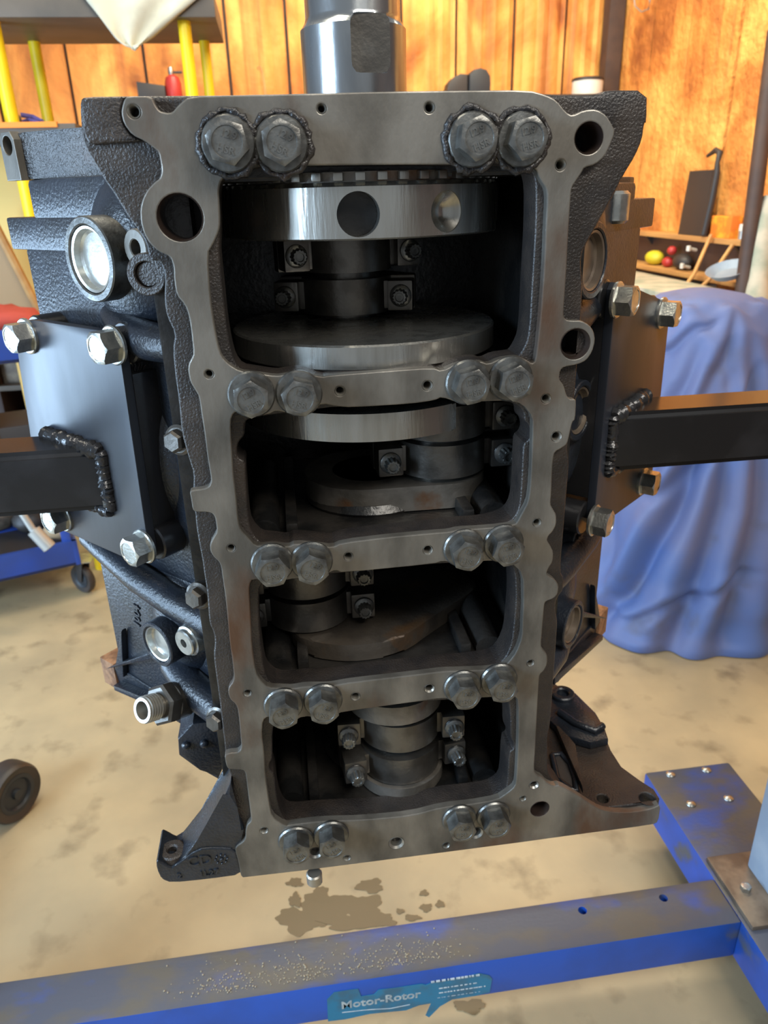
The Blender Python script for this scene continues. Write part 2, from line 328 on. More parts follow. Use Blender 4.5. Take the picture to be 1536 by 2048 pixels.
# ------------------------------------------------------------------ engine block
ZC, YC = 1.12, 0.175
block = thing('engine_block', (0, 0.2, 0.667), 'large black cast iron V8 engine block held upright on its end, crankcase side open', 'engine block')
def PN(u, v, s, c):
    """point of the inclined plane s*X - Y = c that shows at pixel u, v"""
    d = ray(u, v); return CAM + d * ((c - (s * CAM.x - CAM.y)) / (s * d.x - d.y))
row2t = [(513, 746), (552, 752), (572, 749), (600, 744), (645, 754), (656, 751), (772, 742), (865, 735), (884, 742), (913, 727), (960, 722), (977, 728), (1000, 717), (1030, 713)]
O0 = [(303, 192), (310, 209), (319, 222), (335, 226), (344, 225), (358, 209), (378, 193), (480, 190), (625, 187), (768, 183), (918, 181), (1058, 180), (1093, 190), (1113, 200), (1133, 225), (1145, 231), (1168, 220), (1193, 218), (1213, 230), (1225, 250), (1231, 264), (1220, 292), (1209, 314), (1191, 329), (1169, 335), (1164, 345), (1154, 360), (1144, 375), (1142, 391), (1137, 470), (1133, 547), (1129, 602), (1127, 632), (1132, 639), (1141, 641), (1163, 641), (1179, 650), (1188, 663), (1191, 681), (1185, 704), (1173, 721), (1156, 729), (1128, 734), (1121, 741), (1118, 758), (1128, 771), (1133, 790), (1139, 798), (1149, 798), (1153, 802), (1151, 839), (1145, 844), (1140, 867), (1135, 888), (1126, 895), (1110, 904), (1107, 916), (1105, 935), (1103, 988), (1101, 1009), (1106, 1018), (1113, 1030), (1113, 1049), (1106, 1063), (1097, 1072), (1094, 1081), (1101, 1092), (1107, 1104), (1106, 1123), (1097, 1137), (1093, 1148), (1099, 1153), (1111, 1160), (1118, 1172), (1116, 1188), (1108, 1197), (1092, 1203), (1089, 1209), (1087, 1234), (1085, 1259), (1082, 1291), (1086, 1300), (1095, 1310), (1095, 1328), (1088, 1342), (1080, 1349), (1078, 1360), (1075, 1416), (1071, 1495), (1068, 1542), (1074, 1551), (1086, 1556), (1095, 1567), (1109, 1573), (1121, 1571), (1159, 1593), (1178, 1606), (1203, 1621), (1229, 1626), (1270, 1625), (1305, 1618), (1322, 1609), (1317, 1644), (1305, 1650), (1159, 1669), (1000, 1691), (487, 1757), (481, 1751), (477, 1725), (470, 1702), (472, 1694), (487, 1684), (491, 1676), (491, 1663), (494, 1651), (502, 1643), (502, 1635), (497, 1595), (493, 1562), (491, 1546), (486, 1540), (464, 1539), (456, 1538), (452, 1530), (449, 1511), (459, 1507), (474, 1506), (481, 1501), (483, 1492), (482, 1484), (479, 1447), (476, 1421), (472, 1409), (460, 1399), (456, 1385), (458, 1375), (465, 1366), (468, 1355), (465, 1322), (460, 1290), (456, 1246), (451, 1196), (445, 1155), (442, 1133), (438, 1124), (426, 1113), (420, 1101), (420, 1088), (426, 1076), (434, 1063), (431, 1038), (426, 1028), (416, 1024), (390, 1024), (385, 1019), (382, 998), (379, 984), (384, 981), (407, 978), (418, 973), (422, 963), (421, 950), (415, 917), (409, 867), (403, 830), (398, 793), (390, 780), (380, 763), (376, 743), (377, 728), (383, 717), (387, 707), (383, 667), (378, 633), (370, 610), (353, 590), (348, 560), (347, 533), (342, 517), (335, 510), (317, 503), (299, 487), (287, 466), (281, 443), (280, 418), (285, 398), (294, 380), (308, 365), (319, 357), (323, 345), (322, 330), (317, 304), (310, 298), (290, 282), (264, 270), (247, 247), (242, 226), (244, 213), (248, 199), (254, 193)]
W1 = [(460, 344), (449, 352), (440, 366), (437, 384), (438, 400), (440, 443), (438, 462), (426, 489), (415, 507), (421, 600), (429, 653), (436, 690), (443, 713), (458, 729), (480, 742)] + row2t + [(1042, 715), (1056, 721), (1064, 727), (1071, 722), (1076, 684), (1082, 624), (1087, 558), (1090, 503), (1092, 448), (1095, 393), (1092, 375), (1081, 360), (1071, 336), (1050, 332), (1000, 326), (985, 315), (968, 328), (905, 329), (768, 329), (600, 331), (540, 331), (511, 325), (485, 338)]
V1 = [(462, 344), (450, 352), (441, 366), (438, 384), (438, 400), (440, 443), (439, 480), (438, 503), (447, 590), (452, 640), (460, 690), (469, 722), (483, 741)] + row2t + [(1038, 711), (1047, 697), (1056, 677), (1060, 640), (1063, 580), (1067, 514), (1071, 448), (1072, 371), (1066, 345), (1050, 333), (1000, 327), (905, 329), (768, 329), (600, 331), (540, 331), (485, 340)]
W2 = [(479, 823), (467, 826), (461, 842), (464, 900), (467, 950), (472, 987), (477, 1045), (482, 1060), (496, 1075), (511, 1092), (530, 1091), (547, 1089), (576, 1094), (591, 1087), (640, 1091), (664, 1095), (684, 1086), (772, 1075), (869, 1066), (899, 1064), (918, 1059), (962, 1057), (1006, 1053), (1027, 1049), (1034, 1046), (1044, 1027), (1056, 1005), (1060, 979), (1063, 930), (1065, 867), (1066, 835), (1045, 808), (1016, 801), (967, 803), (918, 806), (884, 794), (870, 801), (821, 808), (704, 815), (674, 813), (645, 807), (625, 819), (576, 826), (552, 821), (537, 829), (503, 834)]
V2 = [(505, 836), (493, 841), (489, 850), (489, 872), (477, 884), (473, 900), (476, 916), (491, 924), (491, 950), (495, 1009), (499, 1053), (508, 1072), (524, 1088), (547, 1090), (576, 1094), (591, 1087), (640, 1091), (664, 1095), (684, 1086), (772, 1075), (869, 1066), (918, 1059), (962, 1057), (995, 1051), (1021, 1042), (1034, 1027), (1040, 1005), (1043, 962), (1045, 915), (1047, 888), (1058, 880), (1062, 866), (1058, 850), (1049, 842), (1048, 826), (1038, 812), (1016, 803), (967, 804), (918, 807), (884, 795), (870, 802), (821, 809), (704, 816), (674, 814), (625, 820), (576, 827), (537, 831)]
W3 = [(505, 1158), (499, 1170), (499, 1190), (502, 1249), (504, 1293), (512, 1345), (522, 1362), (537, 1376), (567, 1377), (585, 1378), (612, 1373), (658, 1373), (685, 1368), (703, 1365), (840, 1349), (886, 1343), (922, 1342), (977, 1340), (1005, 1335), (1019, 1324), (1033, 1305), (1044, 1275), (1045, 1240), (1047, 1208), (1046, 1148), (1021, 1124), (990, 1121), (908, 1126), (886, 1122), (867, 1128), (685, 1146), (671, 1140), (653, 1148), (621, 1155), (590, 1157), (562, 1162), (535, 1163)]
V3 = [(524, 1168), (518, 1181), (518, 1249), (522, 1293), (529, 1345), (538, 1363), (556, 1376), (585, 1378), (612, 1373), (658, 1373), (685, 1368), (703, 1365), (840, 1349), (886, 1343), (922, 1342), (977, 1335), (1000, 1328), (1014, 1310), (1024, 1284), (1028, 1245), (1032, 1199), (1030, 1143), (1018, 1126), (990, 1122), (908, 1127), (867, 1129), (685, 1147), (653, 1149), (590, 1158), (535, 1164)]
W4 = [(537, 1433), (526, 1440), (524, 1469), (528, 1500), (531, 1553), (538, 1604), (544, 1634), (571, 1653), (585, 1650), (644, 1643), (726, 1641), (822, 1632), (886, 1615), (945, 1609), (995, 1600), (1016, 1586), (1030, 1574), (1033, 1556), (1037, 1468), (1037, 1400), (1027, 1391), (977, 1395), (908, 1399), (886, 1396), (831, 1404), (685, 1424), (671, 1431), (640, 1437), (608, 1432), (580, 1447), (548, 1438)]
V4 = [(552, 1445), (545, 1460), (545, 1519), (539, 1527), (539, 1540), (549, 1549), (553, 1590), (559, 1619), (569, 1640), (584, 1648), (644, 1642), (726, 1639), (822, 1630), (886, 1613), (945, 1607), (985, 1601), (1007, 1588), (1014, 1574), (1018, 1504), (1027, 1499), (1028, 1486), (1021, 1477), (1021, 1440), (1018, 1405), (1010, 1395), (977, 1396), (908, 1400), (831, 1405), (685, 1425), (640, 1438), (608, 1433)]
HOLES = [(268, 223, 13), (643, 217, 9), (859, 215, 10), (1121, 330, 10), (418, 748, 9), (680, 782, 10), (855, 771, 10), (1092, 797, 9), (1113, 873, 10), (697, 1113, 9), (856, 1100, 9.5), (462, 1096, 8.5), (1074, 1045, 8), (711, 1393, 9), (859, 1377, 9.5), (495, 1386, 8), (1061, 1326, 7), (631, 1706, 14), (952, 1666, 14), (793, 1686, 15), (694, 1716, 7), (892, 1691, 7), (528, 1661, 8), (1068, 1570, 9), (1046, 1597, 6), (1080, 1618, 18), (360, 435, 46), (1178, 276, 28), (1151, 688, 29)]
def hole_loop(u, v, r, Y, f=1.0, n=26):
    c = PY(u, v); rr = (PY(u + r, v) - c).length * f
    return circ((c.x, c.z), rr, n)
h0 = [hole_loop(h[0], h[1], h[2], 0, 1.0) for h in HOLES]
face_plate = curve_plate('pan_rail_face', chaikin(px(O0), 1), [chaikin(px(w), 1) for w in (W1, W2, W3, W4)] + h0, 0.0, 0.011, M['machined'], block, bev=0.0013)
face_plate['label'] = 'machined grey pan rail face with four windows and tapped holes'
Y1 = 0.0095
O1 = [(168, 193), (254, 192), (480, 190), (768, 184), (1058, 181), (1093, 190), (1204, 189), (1212, 180), (1296, 180), (1295, 244), (1290, 247), (1286, 279), (1272, 312), (1248, 351), (1224, 399), (1202, 437), (1178, 481), (1167, 500), (1163, 520), (1164, 542), (1166, 558), (1165, 602), (1163, 640), (1155, 735), (1150, 793), (1146, 840), (1135, 892), (1137, 913), (1139, 925), (1137, 953), (1133, 998), (1129, 1049), (1126, 1083), (1123, 1111), (1122, 1146), (1129, 1158), (1127, 1181), (1116, 1195), (1112, 1206), (1112, 1225), (1116, 1243), (1113, 1287), (1110, 1328), (1106, 1381), (1101, 1451), (1095, 1475), (1096, 1500), (1096, 1546), (1105, 1560), (1121, 1571), (1150, 1620), (1159, 1664), (1000, 1688), (700, 1728), (490, 1753), (480, 1700), (480, 1640), (469, 1625), (464, 1600), (465, 1560), (456, 1539), (451, 1507), (449, 1491), (444, 1447), (440, 1410), (434, 1366), (429, 1330), (427, 1308), (430, 1290), (428, 1268), (419, 1249), (417, 1228), (414, 1184), (408, 1148), (404, 1118), (398, 1089), (392, 1053), (390, 1024), (385, 1019), (383, 998), (386, 980), (387, 947), (377, 917), (363, 867), (357, 800), (350, 753), (345, 700), (350, 667), (333, 633), (328, 600), (330, 550), (320, 523), (299, 520), (292, 485), (276, 460), (258, 437), (228, 387), (211, 364), (176, 307), (165, 285), (160, 230), (160, 200)]
h1 = [hole_loop(*h, 0, 1.0) for h in HOLES]
skirt = curve_plate('cast_skirt', chaikin(px(O1, Y1), 1), [chaikin(px(w, Y1), 1) for w in (V1, V2, V3, V4)] + h1, Y1, 0.05, M['wing'], block, bev=0.003, res=2)
skirt['label'] = 'rough oily brown black casting behind the machined face'
for u, v, r in HOLES:
    c = PY(u, v); rr = (PY(u + r, v) - c).length
    big = r > 16
    dep = 0.085 if big else 0.03; ri = rr * (0.95 if r > 40 else 0.90 if big else 0.74)
    bm = nb(); lathe(bm, [(rr * 1.015, 0.0006), (rr * 1.0, -0.0002), (ri, 0.0022 if not big else 0.003), (ri, dep)], (c.x, 0, c.z), (0, 1, 0), 32, close=False)
    finish(bm, 'hole_chamfer', M['coppery'] if big else M['zinc_dull'], block)
    bm = nb(); lathe(bm, [(0, dep - .002), (ri, dep - .002), (ri, dep), (0, dep)], (c.x, 0, c.z), (0, 1, 0), 24); finish(bm, 'hole_shade', M['dark'], block)  # closes the hole; dark colour puts shade into its depth
# raised rough upper corner of the left wing
wt = [(163, 198), (180, 193), (252, 192.5), (247, 199), (243, 213), (241, 226), (246, 248), (263, 271), (288, 283), (215, 287), (180, 290), (168, 270), (163, 235)]
o = curve_plate('wing_pad', chaikin(px(wt, 0.004), 1), [], 0.004, 0.02, M['wing'], block, bev=0.0025, res=2)
# crankcase walls behind the skirt
bm = nb()
zt, zb = 1.575, 0.672
for s in (-1, 1):
    X0 = 0.176; X1 = 0.222
    box2(bm, (s * X0, 0.048, zb + .03), (s * X1, 0.34, zt - 0.02), 0.004)
box2(bm, (-0.222, 0.048, zt - 0.062), (0.222, 0.13, zt - 0.004), 0.004)
finish(bm, 'crankcase_wall', M['inner'], block)
bm = nb(); box2(bm, (-0.22, 0.33, zb), (0.22, 0.36, zt - .01), 0.004); finish(bm, 'crankcase_roof', M['inner'], block)
# bulkheads with their bearing bores
rowz = [PY(757, 281).z, PY(757, 772).z, PY(773, 1106).z, PY(783, 1384).z, PY(790, 1655).z]
def bulk(z0, z1, r=0.056):
    return curve_plate('main_bearing_web', [(-0.178, 0.048), (0.178, 0.048), (0.178, 0.332), (-0.178, 0.332)], [circ((0, YC), r, 36)], z0, z1, M['inner'], block, bev=0.003, plane='XY')
bulk(rowz[0] - 0.030, rowz[0] + 0.03)
for k in (1, 2, 3): bulk(rowz[k] - 0.022, rowz[k] + 0.004)
bulk(rowz[4] - 0.030, rowz[4] + 0.003)
# cap blocks standing under each cross bar: pillars, scalloped oil-wet saddles
for k in (2, 3, 4):
    zz = rowz[k] + 0.004
    for s in (-1, 1):
        bm = nb(); box2(bm, (s * 0.098, 0.056, zz - 0.004), (s * 0.112, 0.30, zz + 0.016), 0.003); finish(bm, 'web_rib', M['inner'], block)
        bm = nb(); cyl(bm, (s * 0.137, 0.06, zz + 0.004), (s * 0.137, 0.26, zz + 0.010), 0.018, 14); finish(bm, 'web_rib', M['inner'], block)
    bm = nb()
    lathe(bm, [(0.060, -0.004), (0.082, -0.004), (0.086, 0.004), (0.080, 0.013), (0.068, 0.014), (0.060, 0.008), (0.060, -0.004)], (0, YC, zz), (0, 0, 1), 36, (1, 0, 0), close=False)
    finish(bm, 'bearing_saddle', M['inner'], block)
# ---- cylinder banks, one on each side
def bank(s):
    q = lambda x, y: (s * x, y)
    def slab(bm, z0, z1, xe, bev=0.006, inner=0.21):
        Y0 = inner - 0.086
        pts = [(s * inner, Y0, z0), (s * xe, xe - 0.086, z0), (s * (xe - 0.085), xe + 0.0, z0), (s * (inner - .03), 0.34, z0)]
        prism(bm, [Vector(p) for p in pts], (0, 0, z1 - z0), bev)
    bm = nb()
    slab(bm, 1.03, 1.449, 0.417); slab(bm, 1.480, 1.527 if s < 0 else 1.505, 0.392); slab(bm, 0.80, 1.032, 0.397)
    slab(bm, 1.445, 1.484, 0.441 if s < 0 else 0.452, 0.003)
    slab(bm, 0.763, 0.802, 0.30)
    # tapering webs
    n = Vector((s * 0.7071, -0.7071, 0)); t = Vector((s * 0.7071, 0.7071, 0))
    def W(a, c, z): return t * 0 + Vector((s * a, a - 0.086, z)) + n * c
    o = finish(bm, 'cylinder_bank', M['black_paint'], block)
    o['label'] = 'black painted outer wall of the cylinder bank'
    # cylinder barrel bulges
    bm = nb(); ball(bm, W(0.268, -0.022, 1.435), 1, (0.048, 0.072, 0.098), frame(n, (0, 0, 1)) @ Matrix(((0, 0, 1), (0, 1, 0), (1, 0, 0))), 28, 18)
    finish(bm, 'barrel_bulge', M['black_paint'], block, angle=60)
    bm = nb(); ball(bm, W(0.272, -0.020, 0.955), 1, (0.046, 0.062, 0.082), frame(n, (0, 0, 1)) @ Matrix(((0, 0, 1), (0, 1, 0), (1, 0, 0))), 28, 18)
    finish(bm, 'barrel_bulge', M['black_paint'], block, angle=60)
    bm = nb(); ball(bm, W(0.275, -0.022, 1.20), 1, (0.040, 0.062, 0.10), frame(n, (0, 0, 1)) @ Matrix(((0, 0, 1), (0, 1, 0), (1, 0, 0))), 28, 18)
    finish(bm, 'barrel_bulge', M['black_paint'], block, angle=60)
    # cast oil gallery ribs
    bm = nb(); tube(bm, [W(0.40, 0.006, 1.045), W(0.36, 0.012, 1.035), W(0.31, 0.016, 1.018), W(0.26, 0.014, 1.003), W(0.205, 0.01, 0.992)], [0.017, 0.019, 0.021, 0.022, 0.022], 16)
    finish(bm, 'gallery_rib', M['black_paint'], block, angle=60)
    bm = nb(); tube(bm, [W(0.31, -0.006, 0.896), W(0.285, 0.006, 0.884), W(0.25, 0.014, 0.868), W(0.20, 0.014, 0.852)], [0.012, 0.022, 0.026, 0.024], 16)
    finish(bm, 'gallery_rib', M['black_paint'], block, angle=60)
    bm = nb(); tube(bm, [W(0.30, 0.0, 1.375), W(0.27, 0.014, 1.362), W(0.235, 0.02, 1.355), W(0.20, 0.015, 1.352)], [0.014, 0.02, 0.022, 0.02], 16)
    finish(bm, 'gallery_rib', M['black_paint'], block, angle=60)
    return W, n, t
BK = {s: bank(s) for s in (-1, 1)}
def core_plug(s, u, v, c, ro, prot=0.03):
    n = BK[s][1]; p = PN(u, v, s, c)
    bm = nb(); ringtube(bm, ro, ro * 0.80, -prot - 0.02, 0.0, p, n, 40, 0.0015)
    o = finish(bm, 'core_plug_boss', M['black_paint'] if s > 0 or ro < 0.04 else M['bolt'], block)
    bm = nb(); r = ro * 0.79
    lathe(bm, [(0, -0.011), (r * 0.78, -0.012), (r * 0.86, -0.010), (r * 0.90, -0.003), (r * 0.98, -0.002), (r, -0.004), (r, -0.02), (0, -0.021)], p, n, 36)
    q = finish(bm, 'core_plug', M['galv'] if s < 0 else M['bare'], block); q['label'] = ('bright' if s < 0 else 'dull brownish') + ' steel cup plug pressed into the bank wall'
core_plug(-1, 177, 520, 0.150, 0.045, 0.04); core_plug(-1, 312, 1290, 0.150, 0.033, 0.04)
core_plug(1, 1190, 522, 0.146, 0.043, 0.04); core_plug(1, 1163, 822, 0.120, 0.040, 0.04); core_plug(1, 1148, 1250, 0.146, 0.036, 0.04)
core_plug(1, 1163, 1078, 0.110, 0.030)
n = BK[-1][1]
bm = nb(); p = PN(270, 496, -1, 0.132); ringtube(bm, 0.019, 0.0085, -0.03, 0.0, p, n, 24, 0.001); finish(bm, 'oil_boss', M['machined'], block)
bm = nb(); p = PN(367, 1287, -1, 0.148); lathe(bm, [(0.006, -0.008), (0.006, 0), (0.0165, 0), (0.018, -0.0015), (0.018, -0.006), (0.021, -0.007), (0.0225, -0.016), (0.0225, -0.05), (0, -0.05)], p, n, 24); finish(bm, 'hex_socket_plug', M['zinc'], block)
bm = nb(); lathe(bm, [(0, -0.0075), (0.0062, -0.0075), (0.0062, -0.009), (0, -0.009)], p, n, 6); finish(bm, 'socket_floor', M['dark'], block)
bm = nb(); p = PY(310, 545, 0.055); ringtube(bm, 0.020, 0.012, -0.012, 0.02, p, (-0.3, -1, 0), 24); lathe(bm, [(0, 0.016), (0.011, 0.016), (0.0119, 0.012), (0.0119, -.01), (0, -.01)], p, (-0.3, -1, 0), 20); finish(bm, 'side_plug', M['wing'], block)
# upper end flanges with their bolt pads
for s in (-1, 1):
    bm = nb()
    z0, z1 = (1.527, 1.578) if s < 0 else (1.48, 1.512)
    a = Vector((s * 0.413, 0.330, z0)); b = Vector((s * 0.390, 0.305, z0)); c = Vector((s * 0.380, 0.302, z0)); d = Vector((s * 0.24, 0.205, z0))
    e = Vector((s * 0.20, 0.36, z0)); f = Vector((s * 0.37, 0.375, z0))
    if s < 0:
        prism(bm, [a, b, c, d, e, f], (0, 0, z1 - z0), 0.003)
        o = finish(bm, 'front_flange', M['cast'], block)
        bm = nb(); nn = BK[s][1]; ctr = (a + b) / 2 + Vector((0, 0, (z1 - z0) / 2)); lx = 0.033
        outl = [(-lx / 2, -0.0265), (lx / 2, -0.0265), (lx / 2, 0.018), (lx * 0.3, 0.027), (-lx * 0.3, 0.027), (-lx / 2, 0.018)]
        pp = curve_plate('bolt_pad', outl, [circ((0, 0.012), 0.0105, 24)], 0, 0.012, M['machined'], block, 0.001, plane='XY')
        T = mtx(frame(nn, BK[s][2] * -1), ctr + nn * 0.0015); 
        R = Matrix((BK[s][2] * 1.0, (0, 0, 1), nn)).transposed()
        pp.data.transform(mtx(R, ctr - nn * 0.002))
    else:
        prism(bm, [Vector((s * 0.40, 0.33, z0)), Vector((s * 0.385, 0.31, z0)), d, e, f], (0, 0, z1 - z0), 0.003)
        finish(bm, 'front_flange', M['wing'], block)
        bm = nb(); q = PY(1232, 365, 0.27); cyl(bm, (q.x, q.y, 1.455), (q.x, q.y, 1.495), 0.02, 20, 0.004); finish(bm, 'flange_boss', M['zinc'], block)
# low corner pads of the head deck, rusty machined ends
for s in (-1, 1):
    Wf, n, t = BK[s]
    bm = nb()
    prism(bm, [Wf(0.30, 0.0, 0.80), Wf(0.402, 0.004, 0.812), Wf(0.430, 0.0, 0.812), Wf(0.430, 0.0, 0.765), Wf(0.30, 0.0, 0.762)], -n * 0.05, 0.004)
    finish(bm, 'deck_pad', M['black_paint'], block)
    bm = nb(); prism(bm, [Wf(0.408, 0.005, 0.813), Wf(0.434, 0.005, 0.813), Wf(0.434, 0.005, 0.763), Wf(0.408, 0.005, 0.763)], -n * 0.045, 0.002); finish(bm, 'pad_face', M['rust'], block)
    bm = nb()
    prism(bm, [Wf(0.37, 0.0, 0.90), Wf(0.40, 0.0, 0.812), Wf(0.385, 0.0, 0.805)], n * 0.010, 0.002)
    prism(bm, [Wf(0.405, 0.0, 0.815), Wf(0.398, 0.0, 0.822), Wf(0.28, 0.0, 0.925), Wf(0.285, 0.0, 0.905)], n * 0.022, 0.003)
    prism(bm, [Wf(0.40, 0.0, 0.785), Wf(0.40, 0.0, 0.775), Wf(0.26, 0.0, 0.800), Wf(0.26, 0.0, 0.815)], n * 0.018, 0.003)
    finish(bm, 'pad_rib', M['black_paint'], block)
# threaded adapter at lower left
ax0 = PY(344, 1403, 0.140); ax1 = PY(284, 1421, 0.105); axd = (ax1 - ax0).normalized(); L_ = (ax1 - ax0).length
bm = nb(); lathe(bm, [(0, -0.02), (0.026, -0.02), (0.027, 0.004), (0.024, 0.006), (0, 0.006)], ax0, axd, 24)
lathe(bm, [(0, 0.0), (0.029, 0.0), (0.030, 0.003), (0.030, 0.017), (0.026, 0.020), (0, 0.02)], ax0 + axd * 0.004, axd, 6)
finish(bm, 'adapter_nut', M['rod'], block, angle=20)
prof = [(0.0, 0.02)]; h = 0.028
prof.append((0.0165, 0.022)); prof.append((0.0165, 0.028))
while h < L_ - 0.003: prof += [(0.0165, h), (0.0186, h + 0.0014), (0.0186, h + 0.0020), (0.0165, h + 0.0034)]; h += 0.0042
prof += [(0.0172, L_), (0.0125, L_), (0.011, L_ - 0.02), (0, L_ - 0.02)]
bm = nb(); lathe(bm, prof, ax0, axd, 28); finish(bm, 'threaded_adapter', M['zinc_dull'], block)
# dark bracket under the left bank
for (pl, Yq, dep, mt_) in (([(385, 1448), (355, 1480), (357, 1512), (400, 1540), (437, 1561), (462, 1500), (450, 1440)], 0.13, 0.07, 'black_paint'),):
    bm = nb(); prism(bm, [PY(u, v, Yq) for u, v in pl], (0, dep, 0), 0.006)
    for (u, v) in ((372, 1491), (408, 1487)): ball(bm, PY(u, v, Yq - 0.001), 0.0065)
    finish(bm, 'lower_bracket', M[mt_], block)
# small side bolts between the skirt and the bank
for (u, v, s) in ((357, 880, 0.0125), (397, 1192, 0.0125), (436, 1438, 0.0125)):
    bm = nb(); p = PY(u, v, 0.045); d = Vector((-0.55, -1, 0.1)).normalized()
    lathe(bm, [(0, -0.02), (s * 1.35, -0.02), (s * 1.35, 0.0), (s * 1.1, 0.002), (0, 0.002)], p, d, 24); lathe(bm, [(0, 0.0), (s, 0.0), (s, 0.010), (s * 0.8, 0.013), (0, 0.013)], p, d, 6)
    finish(bm, 'side_bolt', M['rod'], block, angle=20)
# ---- lower end: rear flange with the right ear, the left foot and its web
ear = [(1123, 1569), (1150, 1588), (1178, 1606), (1203, 1621), (1229, 1626), (1270, 1625), (1300, 1619), (1320, 1610), (1319, 1596), (1308, 1578), (1280, 1560), (1243, 1533), (1222, 1500), (1207, 1462), (1190, 1438), (1165, 1412), (1140, 1390), (1112, 1368)]
ze = 0.697
ep = [(max(PZ(u, v, ze).x, 0.2), PZ(u, v, ze).y) for u, v in ear]
ep = [(x, max(y, 0.0105)) for x, y in ep]
o = curve_plate('rear_flange', [(-0.20, 0.0105), (0.24, 0.0105)] + ep + [(0.30, 0.33), (-0.20, 0.33)],
                [circ(PZ(1205, 1597, ze)[:2], 0.008, 20), circ(PZ(1295, 1597, ze)[:2], 0.0115, 24), circ((0, YC), 0.09, 40)], 0.668, ze, M['wing'], block, 0.002, plane='XY')
bm = nb()
def padz(pts, z0, z1, b=0.003): prism(bm, [(*PZ(u, v, ze)[:2], z0) for u, v in pts], (0, 0, z1 - z0), b)
padz([(1100, 1380), (1150, 1400), (1190, 1440), (1207, 1470), (1215, 1492), (1180, 1500), (1130, 1485), (1098, 1455)], 0.698, 0.712)
finish(bm, 'flange_boss', M['black_paint'], block)
bm = nb(); pts = [PZ(u, v, 0.712) for u, v in ((1118, 1428), (1150, 1450), (1190, 1465), (1205, 1455))]
tube(bm, [p + Vector((0, 0, 0.004)) for p in pts], 0.006, 10); finish(bm, 'flange_rib', M['black_paint'], block, angle=60)
bm = nb(); p = PZ(1125, 1392, 0.712); ringtube(bm, 0.020, 0.010, -0.01, 0.008, p, (0, 0, 1), 24, 0.002); finish(bm, 'flange_boss', M['black_paint'], block)
bm = nb(); c = [PZ(u, v, ze) for u, v in ((1104, 1512), (1122, 1510), (1140, 1530), (1150, 1560), (1152, 1585), (1140, 1580), (1115, 1560))]
tube(bm, [p + Vector((0, 0, 0.002)) for p in c] + [c[0] + Vector((0, 0, 0.002))], 0.0045, 8); finish(bm, 'window_rim', M['black_paint'], block, angle=60)
bm = nb(); prism(bm, [p + Vector((0, 0, 0.0006)) for p in c], (0, 0, 0.0006)); finish(bm, 'window_shade_sheet', M['dark'], block)  # dark sheet on top of the flange, painting the shade of an opening
bm = nb(); prism(bm, [PZ(1101, 1440, .70), PZ(1135, 1520, .70), PZ(1165, 1590, .70), PZ(1150, 1500, .70)], (0, 0, 0.012), 0.003); finish(bm, 'flange_rib', M['wing'], block)
foot = [(312, 1722), (313, 1740), (322, 1760), (342, 1768), (420, 1760), (484, 1751), (478, 1727), (470, 1700), (430, 1697), (395, 1700), (345, 1737), (338, 1735), (326, 1728)]
o = curve_plate('mounting_foot', chaikin(px(foot, 0.0), 1), [], 0.001, 0.055, M['black_paint'], block, 0.002, plane='XZ')
zf = PY(330, 1730).z
bm = nb(); a = PY(312, 1722); ringtube(bm, 0.017, 0.006, 0, 0.018, (a.x + 0.017, 0.021, zf - 0.014), (0, 0, 1), 24, 0.002); finish(bm, 'foot_eye', M['wing'], block)
bm = nb(); prism(bm, [PY(350, 1733, 0.003), PY(478, 1705, 0.003), PY(489, 1660, .003), PY(469, 1618, 0.003), PY(462, 1560, 0.003), PY(452, 1590, 0.003), PY(395, 1680, 0.003)], (0, 0.052, 0), 0.004)
finish(bm, 'foot_web', M['black_paint'], block)
RXZ = Matrix(((1, 0, 0), (0, 0, -1), (0, 1, 0)))      # text lying in the plane of the pan rail, facing the camera side
def foot_text(s, u, v, size, ang=0.02):
    p = PY(u, v, 0.0005); text_mesh('cast_lettering', s, size, 0.0010, M['black_paint'], block, mtx(RXZ @ Matrix.Rotation(ang, 3, 'Z'), p), bold=0.0003)
foot_text('CD', 399, 1722, 0.022); foot_text('1L27', 418, 1746, 0.013); foot_text('2', 359, 1752, 0.012)
bm = nb(); p = PY(443, 1719, 0.0)
for k in range(8): ball(bm, p + Vector((0.0075 * math.cos(k * 0.785), 0, 0.0075 * math.sin(k * 0.785))), 0.0016, u=8, v=6)
ball(bm, p, 0.0028, u=8, v=6); finish(bm, 'cast_date_mark', M['black_paint'], block)
# text cast on the lower left bulge
Wf, n, t = BK[-1]
R = Matrix((t * -1.0, (0, 0, 1), n)).transposed(); R = Matrix((-t, Vector((0, 0, 1)), n)).transposed()
text_mesh('cast_lettering', '1004', 0.020, 0.0015, M['black_paint'], block, mtx(R @ Matrix.Rotation(1.35, 3, 'Z'), PN(275, 1232, -1, 0.112)), bold=0.0004)
